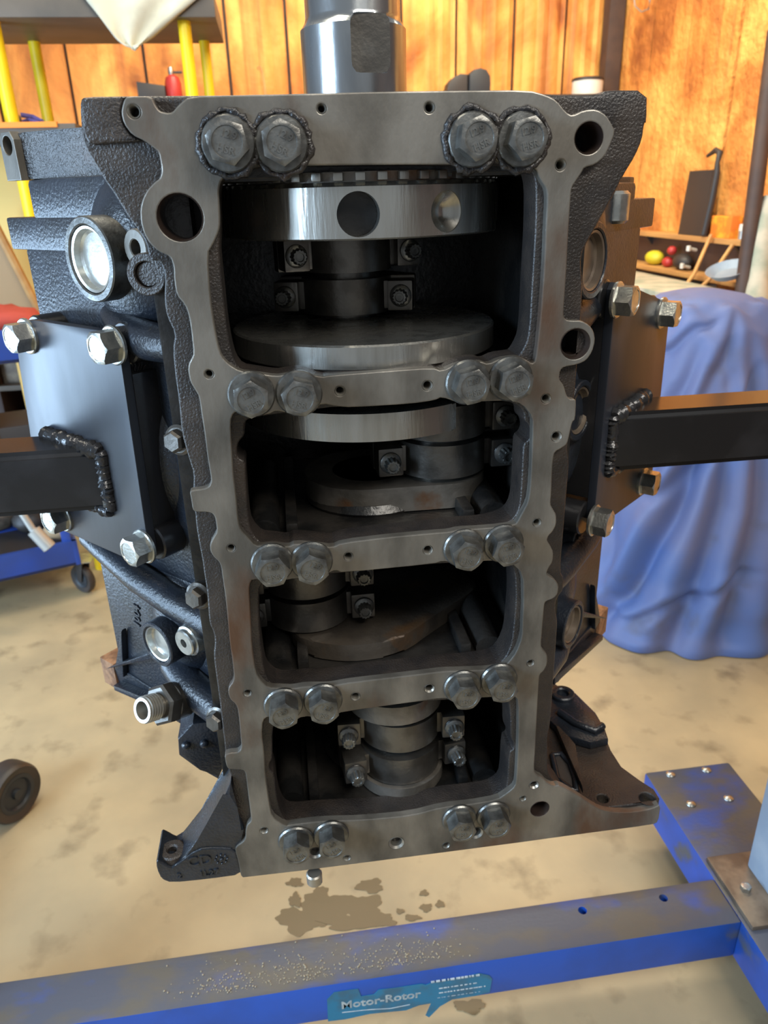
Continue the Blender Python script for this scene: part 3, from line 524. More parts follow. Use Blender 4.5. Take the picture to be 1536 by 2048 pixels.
# ---- main cap bolts
def hexhead(bm, af, h, o=(0, 0, 0), d=(0, -1, 0), x=None):
    R = af / 2 / math.cos(math.pi / 6)
    Fm = frame(d, x); o = Vector(o)
    seg = 24; rings = []
    def hr(a): a = (a + math.pi / 6) % (math.pi / 3) - math.pi / 6; return af / 2 / math.cos(a)
    def ring(fr, z):
        return [bm.verts.new(o + Fm @ Vector((fr(2 * math.pi * k / seg) * math.cos(2 * math.pi * k / seg), fr(2 * math.pi * k / seg) * math.sin(2 * math.pi * k / seg), z(2 * math.pi * k / seg) if callable(z) else z))) for k in range(seg)]
    cap = af / 2 * 0.98
    r0 = ring(hr, 0.0); r1 = ring(hr, lambda a: h - max(0, (hr(a) - cap)) * 0.85); r2 = ring(lambda a: af / 2 * 0.88, h)
    r3 = ring(lambda a: af / 2 * 0.80, h); r4 = ring(lambda a: af / 2 * 0.78, h - 0.0008)
    for A, B in ((r0, r1), (r1, r2), (r2, r3), (r3, r4)):
        for k in range(seg): bm.faces.new((A[k], A[(k + 1) % seg], B[(k + 1) % seg], B[k]))
    bm.faces.new(r4); bm.faces.new(r0[::-1])
def proto_cap_bolt(mark):
    bm = nb(); hexhead(bm, 0.0325, 0.021, (0, -0.0045, 0))
    o = finish(bm, 'main_cap_bolt', M['bolt'], None, angle=25)
    bm = nb(); lathe(bm, [(0, 0.002), (0.0225, 0.002), (0.0235, 0), (0.0235, -0.0025), (0.022, -0.0045), (0.0175, -0.005), (0, -0.005)], (0, 0, 0), (0, 1, 0), 32)
    w = finish(bm, 'washer', M['bolt'], o)
    for T, s in ((mtx(RXZ, (0, -0.0250, 0.006)), '12.9'), (mtx(RXZ, (0, -0.0250, -0.006)), mark)):
        text_mesh('head_marking', s, 0.0085, 0.0003, M['bolt'], o, T, bold=0.0002)
    return o
BP = proto_cap_bolt('HSR')
cols = [(457, 288), (563, 288), (945, 280), (1042, 280), (503, 788), (598, 786), (935, 764), (1020, 757), (545, 1125), (623, 1121), (927, 1095), (1006, 1086), (567, 1408), (646, 1399), (924, 1372), (997, 1358), (592, 1679), (662, 1668), (918, 1636), (986, 1629)]
XS = [-0.132, -0.0861, 0.0861, 0.132]
for i, (u, v) in enumerate(cols):
    b = BP if i == 0 else BP.copy()
    if i:
        C.objects.link(b)
        for ch in BP.children: c = ch.copy(); C.objects.link(c); c.parent = b
for u, v in cols[:4]:
    p = PY(u, v); bm = nb(); P = []; RR = []
    for k in range(41):
        a = 2 * math.pi * k / 40; rr = 0.0255 + random.uniform(-.0012, .0015); P.append(Vector((p.x + rr * math.cos(a), -0.0005, p.z + rr * math.sin(a)))); RR.append(random.uniform(.0018, .0042))
    tube(bm, P, RR, 7); finish(bm, 'sealant_bead', M['cast'], block, angle=60)
bm = nb(); p = PY(628, 1745, 0.012); cyl(bm, p, p - Vector((0, 0, .018)), 0.011, 16, .002); finish(bm, 'locating_dowel', M['zinc_dull'], block)
bolts = [o for o in bpy.data.objects if o.name.startswith('main_cap_bolt')]
for b, (u, v) in zip(bolts, cols):
    p = PY(u, v)
    b.parent = block; b.matrix_parent_inverse = Matrix.Translation(-Vector(block.location)); b.location = (p.x, 0.0, p.z)
    b.rotation_euler = (0, random.uniform(-0.5, 0.5), 0)
# ------------------------------------------------------------------ crankshaft
crank = thing('crankshaft', (0, YC, 0.69), 'steel crankshaft standing upright inside the open crankcase, polished snout on top', 'crankshaft')
AX = (0, 0, 1)
def zc(z): return (0, YC, z)
zs = PY(712, 185, YC).z
bm = nb()
zt1 = PY(712, 33, YC - 0.055).z; zt2 = PY(712, 24, YC - 0.055).z
lathe(bm, [(0, 1.52), (0.0555, 1.52), (0.0555, zt1 - 0.003), (0.053, zt1), (0.0505, zt2), (0.0495, zt2 + 0.004), (0.0495, zt2 + 0.20), (0.047, zt2 + 0.203), (0, zt2 + 0.203)], zc(0), AX, 64)
o = finish(bm, 'snout', M['snout'], crank); o['label'] = 'polished steel snout above the block with a recessed flat'
c0 = PY(738, 95, YC - 0.05)
bm = nb(); hw = 0.0205; z0_ = PY(738, 146, YC - .052).z; z1_ = PY(738, 22, YC - .052).z
pts = chaikin([(-hw, z0_), (hw, z0_), (hw, z1_), (-hw, z1_)], 2, 0.12)
prism(bm, [Vector((x + 0.012, YC - 0.0475, z)) for x, z in pts], (0, -0.02, 0)); cut = finish(bm, 'cutter', M['snout'], None)
boolean(o, cut)
bm = nb(); q_ = chaikin([(-hw + .0006, z0_ + .0006), (hw - .0006, z0_ + .0006), (hw - .0006, z1_ - .0006), (-hw + .0006, z1_ - .0006)], 2, 0.12)
prism(bm, [Vector((x + 0.012, YC - 0.0480, z)) for x, z in q_], (0, 0.0008, 0)); finish(bm, 'snout_flat', M['rod'], crank)
zA0, zA1 = PY(735, 480, 0.02).z, PY(722, 363, 0.02).z
bm = nb(); R = 0.156
lathe(bm, [(0, zA0), (R - .0015, zA0), (R, zA0 + .0015), (R, zA1 - .004), (R - .004, zA1), (0, zA1)], zc(0), AX, 120)
dA = finish(bm, 'counterweight_disc', M['steel'], crank, angle=25)
bm = nb(); p = PY(717, 429, 0.02); cyl(bm, (p.x, -0.05, p.z), (p.x, 0.14, p.z), 0.0205, 36); cut = finish(bm, 'cutter', M['steel'], None); boolean(dA, cut)
bm = nb(); lathe(bm, [(0, 0), (.0203, 0), (.0203, .004), (0, .004)], (p.x, 0.040, p.z), (0, 1, 0), 24); finish(bm, 'bore_shade', M['inner'], crank)  # dark disc partway down the bore, standing in for its inner shade
bm = nb(); p = PY(897, 423, 0.035); d = Vector((p.x, p.y - YC, 0)).normalized(); cc = Vector((0, YC, p.z)) + d * (R - 0.016)
lathe(bm, [(0, 0), (0.010, 0.0045), (0.0195, 0.0135), (0.0195, 0.05), (0, 0.05)], cc, d, 36); cut = finish(bm, 'cutter', M['steel'], None); boolean(dA, cut)
z0, z1 = PY(735, 364, 0.02).z, PY(735, 344, 0.022).z
bm = nb(); lathe(bm, [(0, z0 - .004), (0.147, z0 - .004), (0.147, z1 + .001), (0, z1 + .001)], zc(0), AX, 96); finish(bm, 'sensor_ring', M['crank_cast'], crank)
bm = nb(); box(bm, (0, -0.149, 0), (0.0092, 0.012, (z1 - z0) * 0.86), None, 0.0012); tooth = finish(bm, 'tooth', M['steel'], crank)
for k in range(46):
    o = tooth if k == 0 else tooth.copy()
    if k: C.objects.link(o)
    o.matrix_parent_inverse = Matrix.Translation(-Vector(crank.location)); o.location = (0, YC, (z0 + z1) / 2 + .001); o.rotation_euler = (0, 0, 2 * math.pi * (k + .3) / 46)
zB0, zB1 = PY(735, 742, 0.02).z, PY(750, 690, 0.02).z
bm = nb(); lathe(bm, [(0, zB0), (R - .0015, zB0), (R, zB0 + .0015), (R, zB1 - .002), (R - .002, zB1), (0, zB1)], zc(0), AX, 120); finish(bm, 'counterweight_disc', M['steel'], crank, angle=25)
def hull(pts):
    pts = sorted(set(pts))
    def half(ps):
        h = []
        for p in ps:
            while len(h) > 1 and (h[-1][0] - h[-2][0]) * (p[1] - h[-2][1]) - (h[-1][1] - h[-2][1]) * (p[0] - h[-2][0]) <= 0: h.pop()
            h.append(p)
        return h[:-1]
    return half(pts) + half(pts[::-1])
def cheek(z0, z1, circles, material='crank_cast', arc=None, bev=0.004, name='crank_cheek'):
    P = []
    for x, y, r in circles: P += circ((x, y), r, 40)
    if arc: R_a, a0, a1 = arc; P += [(R_a * math.cos(math.radians(a0 + (a1 - a0) * k / 30)), YC + R_a * math.sin(math.radians(a0 + (a1 - a0) * k / 30))) for k in range(31)]
    H_ = hull(P); bm = nb(); prism(bm, [Vector((x, y, z0)) for x, y in H_], (0, 0, z1 - z0), bev)
    return finish(bm, name, M[material], crank, angle=30)
zC0, zC1 = PY(740, 884, 0.02).z, PY(740, 828, 0.02).z
bm = nb(); a0, a1 = -1.25, 0.0
arcp = [(R * math.cos(a), YC + R * math.sin(a)) for a in [math.radians(-200 + (200 - 57) * k / 60) for k in range(61)]]
prism(bm, [Vector((x, y, zC0)) for x, y in arcp + [(0.072, 0.11), (0.06, 0.22), (-0.02, 0.25), (-0.13, 0.24)]], (0, 0, zC1 - zC0), 0.0018)
finish(bm, 'counterweight_disc', M['steel'], crank, angle=25)
PINS = {1: (-0.012, 0.250), 2: (0.090, 0.152), 3: (-0.092, 0.155), 4: (0.022, 0.104)}
zr = {1: (1.434, 1.384), 2: (1.246, 1.198), 3: (1.046, 0.997), 4: (0.826, 0.770)}
for k in (1, 2, 3, 4):
    bm = nb(); x, y = PINS[k]; lathe(bm, [(0, zr[k][1] - .03), (0.042, zr[k][1] - .03), (0.042, zr[k][0] + .03), (0, zr[k][0] + .03)], (x, y, 0), AX, 40); finish(bm, 'crank_pin', M['rod'], crank)
for a, b in ((1.50, 1.60), (1.255, 1.345), (1.06, 1.17), (0.85, 0.96), (0.655, 0.745)):
    bm = nb(); cyl(bm, zc(a), zc(b), 0.050, 40, 0.002); finish(bm, 'main_journal', M['rod'], crank)
cheek(1.458, 1.463, [(0, YC, .06), (*PINS[1], .055)])
cheek(1.138, 1.170, [(-0.006, YC, .078), (*PINS[2], .056)], bev=0.009)
bm = nb()
cheek(1.072, 1.088, [(0, YC, .07), (*PINS[3], .056)])
bm = nb(); prism(bm, [Vector((x, y, 0.949)) for x, y in chaikin([(-.125, .125), (-.098, .083), (-.045, .061), (.02, .066), (.082, .122), (.145, .172), (.158, .205), (.11, .27), (0, .255), (-.1, .225)], 2)], (0, 0, .024), .005)
finish(bm, 'crank_cheek', M['crank_dark'], crank, angle=30)
cheek(0.856, 0.885, [(0, YC, .055), (0.016, 0.108, .067)], bev=0.011)
cheek(0.853, 0.858, [(0.022, 0.104, .055)], 'rod', bev=0.0015, name='pin_fillet')
cheek(0.728, 0.746, [(0, YC, .06), (*PINS[4], .062)], arc=(0.11, 60, 120), bev=0.008)
# ------------------------------------------------------------------ connecting rods
def twelve(bm, o, d, r, h):
    """twelve-point flange bolt head"""
    Fm = frame(d); o = Vector(o); seg = 48
    lathe(bm, [(0, 0), (r * 1.45, 0), (r * 1.5, 0.001), (r * 1.5, 0.003), (r * 1.1, 0.0055), (0, 0.0055)], o, d, 24)
    def rr(a): return r * (1.0 + 0.085 * math.cos(12 * a))
    rings = []
    for f, z in ((1.0, 0.004), (1.0, h - .0015), (0.86, h), (0.60, h), (0.52, h - 0.002), (0.50, h - 0.002)):
        rings.append([bm.verts.new(o + Fm @ Vector(((rr(2 * math.pi * k / seg) if f > .8 else r) * f * math.cos(2 * math.pi * k / seg), (rr(2 * math.pi * k / seg) if f > .8 else r) * f * math.sin(2 * math.pi * k / seg), z))) for k in range(seg)])
    for A, B in zip(rings, rings[1:]):
        for k in range(seg): bm.faces.new((A[k], A[(k + 1) % seg], B[(k + 1) % seg], B[k]))
    bm.faces.new(rings[-1]); bm.faces.new(rings[0][::-1])
def make_rod():
    """pin axis through the origin along Z, cap towards -Y"""
    t = thing('connecting_rod', (0, 0, 0), 'x', 'connecting rod', 'connecting rods on the crankshaft')
    h = 0.021; ro, ri = 0.0570, 0.0435
    bm = nb(); n = 24; out = [(ro * math.cos(math.pi + math.pi * k / n), ro * math.sin(math.pi + math.pi * k / n)) for k in range(n + 1)]
    inn = [(ri * math.cos(2 * math.pi - math.pi * k / n), ri * math.sin(2 * math.pi - math.pi * k / n)) for k in range(n + 1)]
    prism(bm, [Vector((x, y, -h)) for x, y in out + inn], (0, 0, 2 * h), 0.0015)
    finish(bm, 'rod_cap', M['rod'], t)
    for s in (-1, 1):
        bm = nb(); box2(bm, (s * 0.056, -0.038, -h * .85), (s * 0.087, 0.0, h * .85), 0.003); box2(bm, (s * 0.044, -0.026, -h * .8), (s * 0.060, 0.0, h * .8), 0.002); finish(bm, 'bolt_boss', M['rod'], t)
        bm = nb(); twelve(bm, (s * 0.0725, -0.038, 0), (0, -1, 0), 0.0088, 0.019); finish(bm, 'rod_bolt', M['bolt'], t, angle=40)
        bm = nb(); ringtube(bm, 0.0135, 0.008, 0, 0.0015, (s * 0.0725, -0.038, 0), (0, -1, 0), 24, 0.0004); finish(bm, 'bolt_seat', M['inner'], t)
    bm = nb(); out = [(0.087, 0.0), (0.087, 0.022), (0.05, 0.055), (0.022, 0.085), (0.018, 0.15), (-0.018, 0.15), (-0.022, 0.085), (-0.05, 0.055), (-0.087, 0.022), (-0.087, 0.0)]
    inn = [(-ri * math.cos(math.pi * k / n), ri * math.sin(math.pi * k / n)) for k in range(n + 1)]
    prism(bm, [Vector((x, y, -h)) for x, y in out + inn], (0, 0, 2 * h), 0.002)
    finish(bm, 'rod_beam', M['rod'], t)
    return t
RODS = [(1, 0, 12, 'upper connecting rod set far back in the top bay, under the upper steel disc'),
        (1, 1, -14, 'lower connecting rod set far back in the top bay, above the lower steel disc'),
        (2, 0, 3, 'connecting rod directly under the cut steel disc in the second bay, mostly hidden'),
        (2, 1, 3, 'connecting rod with both cap bolts in view at the right of the second bay'),
        (3, 0, 0, 'upper connecting rod at the left of the third bay'),
        (3, 1, 0, 'lower connecting rod at the left of the third bay, stamped on its cap'),
        (4, 0, -3, 'upper connecting rod in the middle of the bottom bay, right under the dark round cheek'),
        (4, 1, 6, 'lower connecting rod in the middle of the bottom bay, nearest the floor')]
rod0 = make_rod(); allr = []
for i, (k, j, ang, lab) in enumerate(RODS):
    r = rod0 if i == 0 else copy_tree(rod0)
    allr.append((r, k, j, ang)); r['label'] = lab
for r, k, j, ang in allr:
    r.location = (*PINS[k], zr[k][j]); r.rotation_euler = (0, 0, math.radians(ang))
# ------------------------------------------------------------------ mounting brackets at both sides
def bracket(s, outline, bolts, label):
    W_, n, t = BK[s]
    root = thing('mounting_bracket', (s * 0.36, 0.2, 1.07), label, 'bracket', 'black mounting brackets')
    cpl = 0.150
    pts = [PN(u, v, s, cpl) for u, v in outline]
    bm = nb(); prism(bm, pts, -n * 0.012, 0.0012); o = finish(bm, 'plate', M['plate'], root)
    # stiffening bar along the inner edge
    bm = nb()
    a, b = sorted((pts[-2], pts[-1]), key=lambda p: p.z)
    prism(bm, [a + n * -0.012 + Vector((0, 0, .03)), b + n * -0.012 + Vector((0, 0, -.03)), b - n * 0.048 + Vector((0, 0, -.03)), a - n * 0.048 + Vector((0, 0, .03))], t * 0.012, 0.001)
    finish(bm, 'stiffener', M['tube'], root)
    for i, (u, v) in enumerate(bolts):
        p = PN(u, v, s, cpl)
        bm = nb(); cyl(bm, p - n * 0.064, p - n * 0.012, 0.024, 28, 0.002); finish(bm, 'spacer', M['tube'], root)
        bm = nb(); hexhead(bm, 0.034, 0.021, p + n * 0.004, n); q = finish(bm, 'bolt', M['zinc'], root, angle=25); q['label'] = 'bright zinc plated hex bolt'
        bm = nb(); lathe(bm, [(0, -0.001), (0.0215, -0.001), (0.0225, 0.0), (0.0225, 0.003), (0.021, 0.0042), (0, 0.0042)], p, n, 32); finish(bm, 'washer', M['zinc'], q)
    # square tube, mitred against the plate
    z0, z1 = 1.133, 1.217; ya, yb = 0.185, 0.268
    xa, xb = cpl + ya - 0.001, cpl + yb - 0.001; xo = 0.735
    bm = nb(); prism(bm, [Vector((s * xa, ya, z0)), Vector((s * xb, yb, z0)), Vector((s * xo, yb, z0)), Vector((s * xo, ya, z0))], (0, 0, z1 - z0), 0.0)
    es = [e for e in bm.edges if abs(e.verts[0].co.x - e.verts[1].co.x) > 0.2]
    bmesh.ops.bevel(bm, geom=es, offset=0.009, segments=3, affect='EDGES')
    finish(bm, 'square_tube', M['tube'], root)
    # weld beads
    rnd = random.Random(3 + s)
    def bead(a, b, r, lump):
        N_ = 26; P = []; RR = []
        for k in range(N_ + 1):
            P.append(a.lerp(b, k / N_) + Vector((rnd.uniform(-1, 1), rnd.uniform(-1, 1), rnd.uniform(-1, 1))) * 0.0009); RR.append(r * (0.85 + 0.28 * (k % 2)) * (0.92 + 0.16 * rnd.random()))
        bm = nb(); tube(bm, P, RR, 10); finish(bm, 'weld_bead', M['weld'], root, angle=50)
    f = lambda y, z, o=0.0: Vector((s * (cpl + y), y, z)) + n * o
    bead(f(ya - .004, z1 - .002, .004), f(yb, z1 + .001, .004), 0.0105, 1)
    bead(f(ya - .003, z0 + .002, .003), f(ya - .004, z1, .003), 0.0085, 1)
    bead(f(ya - .003, z0 + .001, .003), f(yb, z0 - .001, .003), 0.0075, 1)
    # round rotor flange at the stand end
    bm = nb(); cyl(bm, (s * 0.700, 0.226, 1.175), (s * 0.734, 0.226, 1.175), 0.085, 40, 0.003); finish(bm, 'rotor_plate', M['tube'], root)
    return root
bracket(-1, [(290, 1122), (262, 1121), (96, 1048), (86, 1038), (36, 712), (34, 660), (50, 641), (70, 641), (222, 664), (236, 676), (238, 700), (299, 1108)],
        [(57, 672), (230, 690), (290, 1092), (127, 1032)], 'black bolted mounting bracket with square tube at the left of the engine block')
bracket(1, [(1200, 1052), (1293, 985), (1303, 965), (1338, 640), (1338, 612), (1330, 603), (1250, 567), (1238, 565), (1232, 580), (1188, 1040)],
        [(1232, 600), (1322, 626), (1284, 962), (1186, 1040)], 'black bolted mounting bracket with square tube at the right of the engine block')
# ------------------------------------------------------------------ engine stand
stand = thing('engine_stand', (0, 0.2, 0), 'blue steel engine stand with a beam under the engine and legs at each end', 'engine stand')
bm = nb(); box2(bm, (-1.02, 0.158, 0.105), (0.684, 0.257, 0.2), 0.006)
beam = finish(bm, 'cross_beam', [M['blue'], M['blue_worn']], stand); 
for f in beam.data.polygons:
    if f.normal.z > 0.8: f.material_index = 1
for u, v in ((1165, 1821), (1327, 1796)):
    p = PZ(u, v, 0.2); bm = nb(); cyl(bm, (p.x, p.y, 0.15), (p.x, p.y, 0.25), 0.0085, 20); cut = finish(bm, 'cutter', M['blue'], None); boolean(beam, cut)
def leg(x0, x1, y0, y1, bolts=True):
    bm = nb(); box2(bm, (x0, y0, 0.100), (x1, y1, 0.2), 0.007); o = finish(bm, 'leg', [M['blue'], M['blue_worn']], stand)
    for f in o.data.polygons:
        if f.normal.z > 0.8: f.material_index = 1
    return o
leg(0.684, 0.90, -0.62, 0.562); leg(-1.24, -1.02, -0.62, 0.86)
for u, v in ((1341, 1549), (1413, 1540), (1382, 1608), (1457, 1597)):
    p = PZ(u, v, 0.2); bm = nb(); ball(bm, (p.x, p.y, 0.2), 1, (0.0115, 0.0115, 0.006)); finish(bm, 'caster_bolt', M['zinc'], stand)
def caster(x, y, yaw, r=0.062, top=0.1, parent=stand, tyre='rubber', w=0.046):
    bm = nb(); box2(bm, (x - .045, y - .045, top - 0.004), (x + .045, y + .045, top), 0.001); fk = finish(bm, 'caster_fork', M['zinc'], parent)
    bm = nb(); d = Vector((math.cos(yaw), math.sin(yaw), 0)); e = Vector((-d.y, d.x, 0)); c = Vector((x, y, r)) + e * (0.02)
    for s in (-1, 1): prism(bm, [Vector((x, y, top)) + d * s * (w / 2 + .004) + e * -0.02, Vector((x, y, top)) + d * s * (w / 2 + .004) + e * 0.03, c + d * s * (w / 2 + .004) + e * 0.01 - Vector((0, 0, .01)), c + d * s * (w / 2 + .004) - e * 0.01 - Vector((0, 0, .01))], d * 0.003, 0.0005)
    finish(bm, 'fork_arm', M['dark'], fk, kind='stuff')
    bm = nb(); lathe(bm, [(r * .60, -w / 2 + .003), (r * 0.93, -w / 2), (r, -w / 2 + .007), (r, w / 2 - .007), (r * 0.93, w / 2), (r * .60, w / 2 - .003)], c, d, 40, close=False); wh = finish(bm, 'wheel', M[tyre], parent)
    bm = nb(); lathe(bm, [(0, -w / 2 - .002), (r * .18, -w / 2 - .002), (r * .2, -w / 2 + .004), (r * .48, -w / 2 + .006), (r * .62, -w / 2 + .001), (r * .62, w / 2 - .001), (r * .48, w / 2 - .006), (r * .2, w / 2 - .004), (r * .18, w / 2 + .002), (0, w / 2 + .002)], c, d, 32); finish(bm, 'hub', M['hub'], wh)
caster(0.79, 0.47, 0.3, 0.048); caster(0.79, -0.5, 0.3, 0.048)
caster(-1.13, -0.5, 0.3, 0.048)
# the big front-left wheel of the stand, beside the end of its leg
pw = PZ(42, 1643, 0.0)
def big_wheel(x, y, yaw, r, w):
    d = Vector((math.cos(yaw), math.sin(yaw), 0)); c = Vector((x, y, r))
    bm = nb(); lathe(bm, [(r * .66, -w / 2 + .004), (r * 0.92, -w / 2), (r * .985, -w / 2 + .008), (r, -w / 2 + .016), (r, w / 2 - .016), (r * .985, w / 2 - .008), (r * 0.92, w / 2), (r * .66, w / 2 - .004)], c, d, 56, close=False); wh = finish(bm, 'wheel', M['rubber'], stand)
    bm = nb(); lathe(bm, [(0, -w / 2 - .001), (r * .16, -w / 2 - .001), (r * .18, -w / 2 + .008), (r * .50, -w / 2 + .010), (r * .55, -w / 2 + .003), (r * .68, -w / 2 + .003), (r * .68, w / 2 - .003), (0, w / 2 - .003)], c, d, 40); finish(bm, 'hub', M['hub'], wh)
    bm = nb(); p = c - d * (w / 2 + 0.012) + Vector((-0.085, 0.0, 0)); prism(bm, [p + Vector((0, -.03, -.015)), p + Vector((0, .02, -.02)), p + Vector((0, .03, 0.06)), p + Vector((0, -.05, 0.07))], -d * 0.006, 0.001); prism(bm, [p + Vector((-0.006, -.05, 0.05)), p + Vector((-0.006, .03, 0.05)), p + Vector((-0.2, .03, 0.08)), p + Vector((-0.2, -.05, 0.08))], (0, 0, .03), .002); finish(bm, 'wheel_bracket', M['blue'], stand)
big_wheel(pw.x - 0.022, pw.y + 0.03, 2.62, 0.079, 0.066)
# uprights
for s, xo in ((1, 0.762), (-1, 0.80)):
    bm = nb(); box2(bm, (s * xo, 0.185, 0.21), (s * (xo + 0.10), 0.268, 1.30), 0.006); finish(bm, 'upright', M['pale_blue'], stand)
    bm = nb(); cyl(bm, (s * 0.735, 0.226, 1.175), (s * (xo + 0.16), 0.226, 1.175), 0.045, 32, 0.002); finish(bm, 'rotor_hub', M['pale_blue'], stand)
    bm = nb(); x0, x1 = sorted((s * (xo - 0.070), s * (xo + 0.16))); box2(bm, (x0, 0.137, 0.2), (x1, 0.30, 0.211), 0.0025); finish(bm, 'base_plate', M['bare'], stand)
    for yy in (0.215,):
        bm = nb(); hexhead(bm, 0.018, 0.011, (s * (xo - 0.037), yy, 0.211), (0, 0, 1)); finish(bm, 'bolt', M['zinc'], stand, angle=25)
# torn sticker on the beam with its lettering
ys_ = 0.1578
stk = [(654, 1998), (668, 1984), (700, 1979), (716, 1977), (722, 1992), (748, 1988), (757, 1979), (790, 1975), (843, 1967), (852, 1969), (862, 1965), (905, 1958), (958, 1946), (978, 1950), (984, 1957), (979, 1984), (950, 1991), (905, 1998), (880, 2012), (858, 2034), (851, 2030), (862, 2006), (838, 2010), (812, 2020), (740, 2027), (690, 2038), (656, 2042)]
bm = nb(); prism(bm, [PY(u, v, ys_) for u, v in stk], (0, -0.0008, 0)); st = finish(bm, 'sticker', M['sticker'], stand); st['label'] = 'torn and dirty blue sticker lettered Motor-Rotor'
def tilt(u0, v0, u1, v1): a = PY(u0, v0, ys_); b = PY(u1, v1, ys_); return math.atan2(b.z - a.z, b.x - a.x)
p = PY(762, 2000, ys_ - 0.0009)
text_mesh('lettering', 'Motor-Rotor', 0.0275, 0.0003, M['lettering'], st, mtx(RXZ @ Matrix.Rotation(tilt(662, 2020, 860, 1990) , 3, 'Z'), p), bold=0.0006)
bm = nb(); pts = [PY(u, v, ys_ - .001) for u, v in ((684, 2025), (720, 2021), (740, 2019), (780, 2017), (820, 2009))]
tube(bm, pts, 0.0009, 6); finish(bm, 'underline', M['lettering'], st)
bm = nb(); random.seed(5)
for v0, u0, u1, r in ((1964, 862, 955, .0022), (1977, 878, 950, .0012), (1986, 878, 972, .0012), (1996, 875, 960, .0005)):
    u = u0
    while u < u1:
        w = random.uniform(3, 9); yv = v0 - (u - u0) * 0.15; a = PY(u, yv, ys_ - .001); b = PY(u + w, yv - w * .15, ys_ - .001); tube(bm, [a, b], r, 6); u += w + random.uniform(1, 4)
finish(bm, 'worn_print', M['lettering'], st, kind='stuff')
# spilled grit on the beam
bm = nb(); random.seed(11)
for k in range(560):
    cx = random.choice((-0.30, -0.20, -0.13, 0.0, 0.06)) + random.gauss(0, 0.05); cy = min(0.250, max(0.166, 0.172 + abs(random.gauss(0, 0.028))))
    r = random.uniform(0.0006, 0.0018)
    g = bmesh.ops.create_icosphere(bm, subdivisions=1, radius=r)
    for q in g['verts']: q.co += Vector((cx, cy, 0.2 + r * .6))
tag(finish(bm, 'grit', M['grit']), 'pale gritty absorbent crumbs scattered on the blue beam under the engine', 'grit', kind='stuff')
# oil stains on the concrete
def blob(lst, name='oil_stain'):
    bm = nb(); random.seed(len(lst))
    for ib, (cu, cv, ru, rv) in enumerate(lst):
        n = 48; V = []
        for k in range(n):
            a = 2 * math.pi * k / n; q = 1 + 0.16 * math.sin(3 * a + cu) + 0.12 * math.sin(5 * a + cv) + .07 * math.sin(11 * a + cu * 3) + random.uniform(-.03, .03)
            V.append(PZ(cu + ru * q * math.cos(a), cv + rv * q * math.sin(a), 0.0006 + ib * .0001))
        bm.faces.new([bm.verts.new(p_) for p_ in V])
    return finish(bm, name, M['oil'], None, smooth=False)
tag(blob([(600, 1840, 45, 26), (650, 1815, 48, 30), (720, 1815, 44, 26), (640, 1790, 20, 16), (590, 1765, 16, 9), (740, 1772, 26, 14), (760, 1840, 30, 14), (700, 1845, 60, 14), (848, 1786, 9, 6), (852, 1815, 12, 8), (880, 1808, 9, 7), (825, 1835, 16, 6), (800, 1822, 8, 5), (590, 1800, 12, 14), (880, 1955, 20, 18), (940, 2012, 30, 14)]),
    'dark wet oil stain with drips on the concrete behind the beam', 'stain', kind='stuff')
# ------------------------------------------------------------------ background, left: shelf rack
def single(bm, name, m_, label, cat, group=None, **kw): return tag(finish(bm, name, M[m_] if isinstance(m_, str) else m_, None, **kw), label, cat, group)
YA = 2.30; U = PY(200, 36, YA).z; YD = PZ(200, 88, U).y
xr = PZ(414, 36, U).x; xr2 = PZ(405, 88, U).x
rack = thing('shelf_rack', (-1.0, 2.6, 0), 'tall storage rack with a grey brown shelf and yellow tubular posts', 'rack')
bm = nb(); box2(bm, (-2.0, YA, U), (xr + 0.03, YD, U + 0.012), 0.002); finish(bm, 'shelf', M['rack'], rack)
bm = nb(); box2(bm, (-2.0, YA - 0.012, U), (xr + 0.03, YA, U + 0.075), 0.004); finish(bm, 'shelf_lip', M['rack'], rack)
bm = nb(); box2(bm, (xr + 0.018, YA, U + .001), (xr + 0.03, YD, U + 0.075), 0.003); finish(bm, 'shelf_lip', M['rack'], rack)
zl = PY(10, 246, YA).z
p1 = PY(372, 80, YA + .05).x; p2 = PY(411, 110, YD - .05).x; p3 = PY(8, 160, YA + .05).x; p4 = PY(80, 150, YD - .05).x
for x, y, r in ((p1, YA + .05, .022), (p2, YD - .05, .020), (p3, YA + .05, .024), (p4, YD - .05, .022)):
    bm = nb(); cyl(bm, (x, y, 0), (x, y, U), r, 20); finish(bm, 'post', M['yellow'], rack)
bm = nb(); box2(bm, (-2.0, YA, zl - 0.035), (PY(150, 250, YA).x, YD + .2, zl - 0.004), 0.002); finish(bm, 'lower_shelf', M['rack'], rack)
bm = nb(); box2(bm, (-2.0, YA - .01, zl - 0.016), (PY(115, 250, YA).x, YA + .012, zl + 0.002), 0.002); finish(bm, 'shelf_edge', M['orange'], rack)
# cream cloth draped over the shelf edge
bm = nb(); ncol = 16; rows = []
A_ = PY(176, -22, YA - .03); B_ = PY(396, -22, YA - .03); T_ = PY(266, 92, YA - .03)
for j in range(25):
    f = j / 24; zz = A_.z * (1 - f) + T_.z * f + .0
    hw = 1 - f; e = .034 * (1 - f * .1) * math.sqrt(max(0.0, 1 - (max(0, f - .80) / .2) ** 2)) + .001
    xl = T_.x + (A_.x - T_.x) * hw - e; xr_ = T_.x + (B_.x - T_.x) * hw + e
    rows.append([Vector((xl + (xr_ - xl) * i / ncol, YA - 0.028 - 0.010 * math.sin(i * .9 + f * 3), zz + 0.010 * f * math.sin(math.pi * i / ncol) * -1)) for i in range(ncol + 1)])
top = [[Vector((p.x, YA + 0.02 + 0.1 * k, U + 0.09)) for p in rows[0]] for k in (2, 1, 0)]
G = [[bm.verts.new(p) for p in r] for r in top + rows]
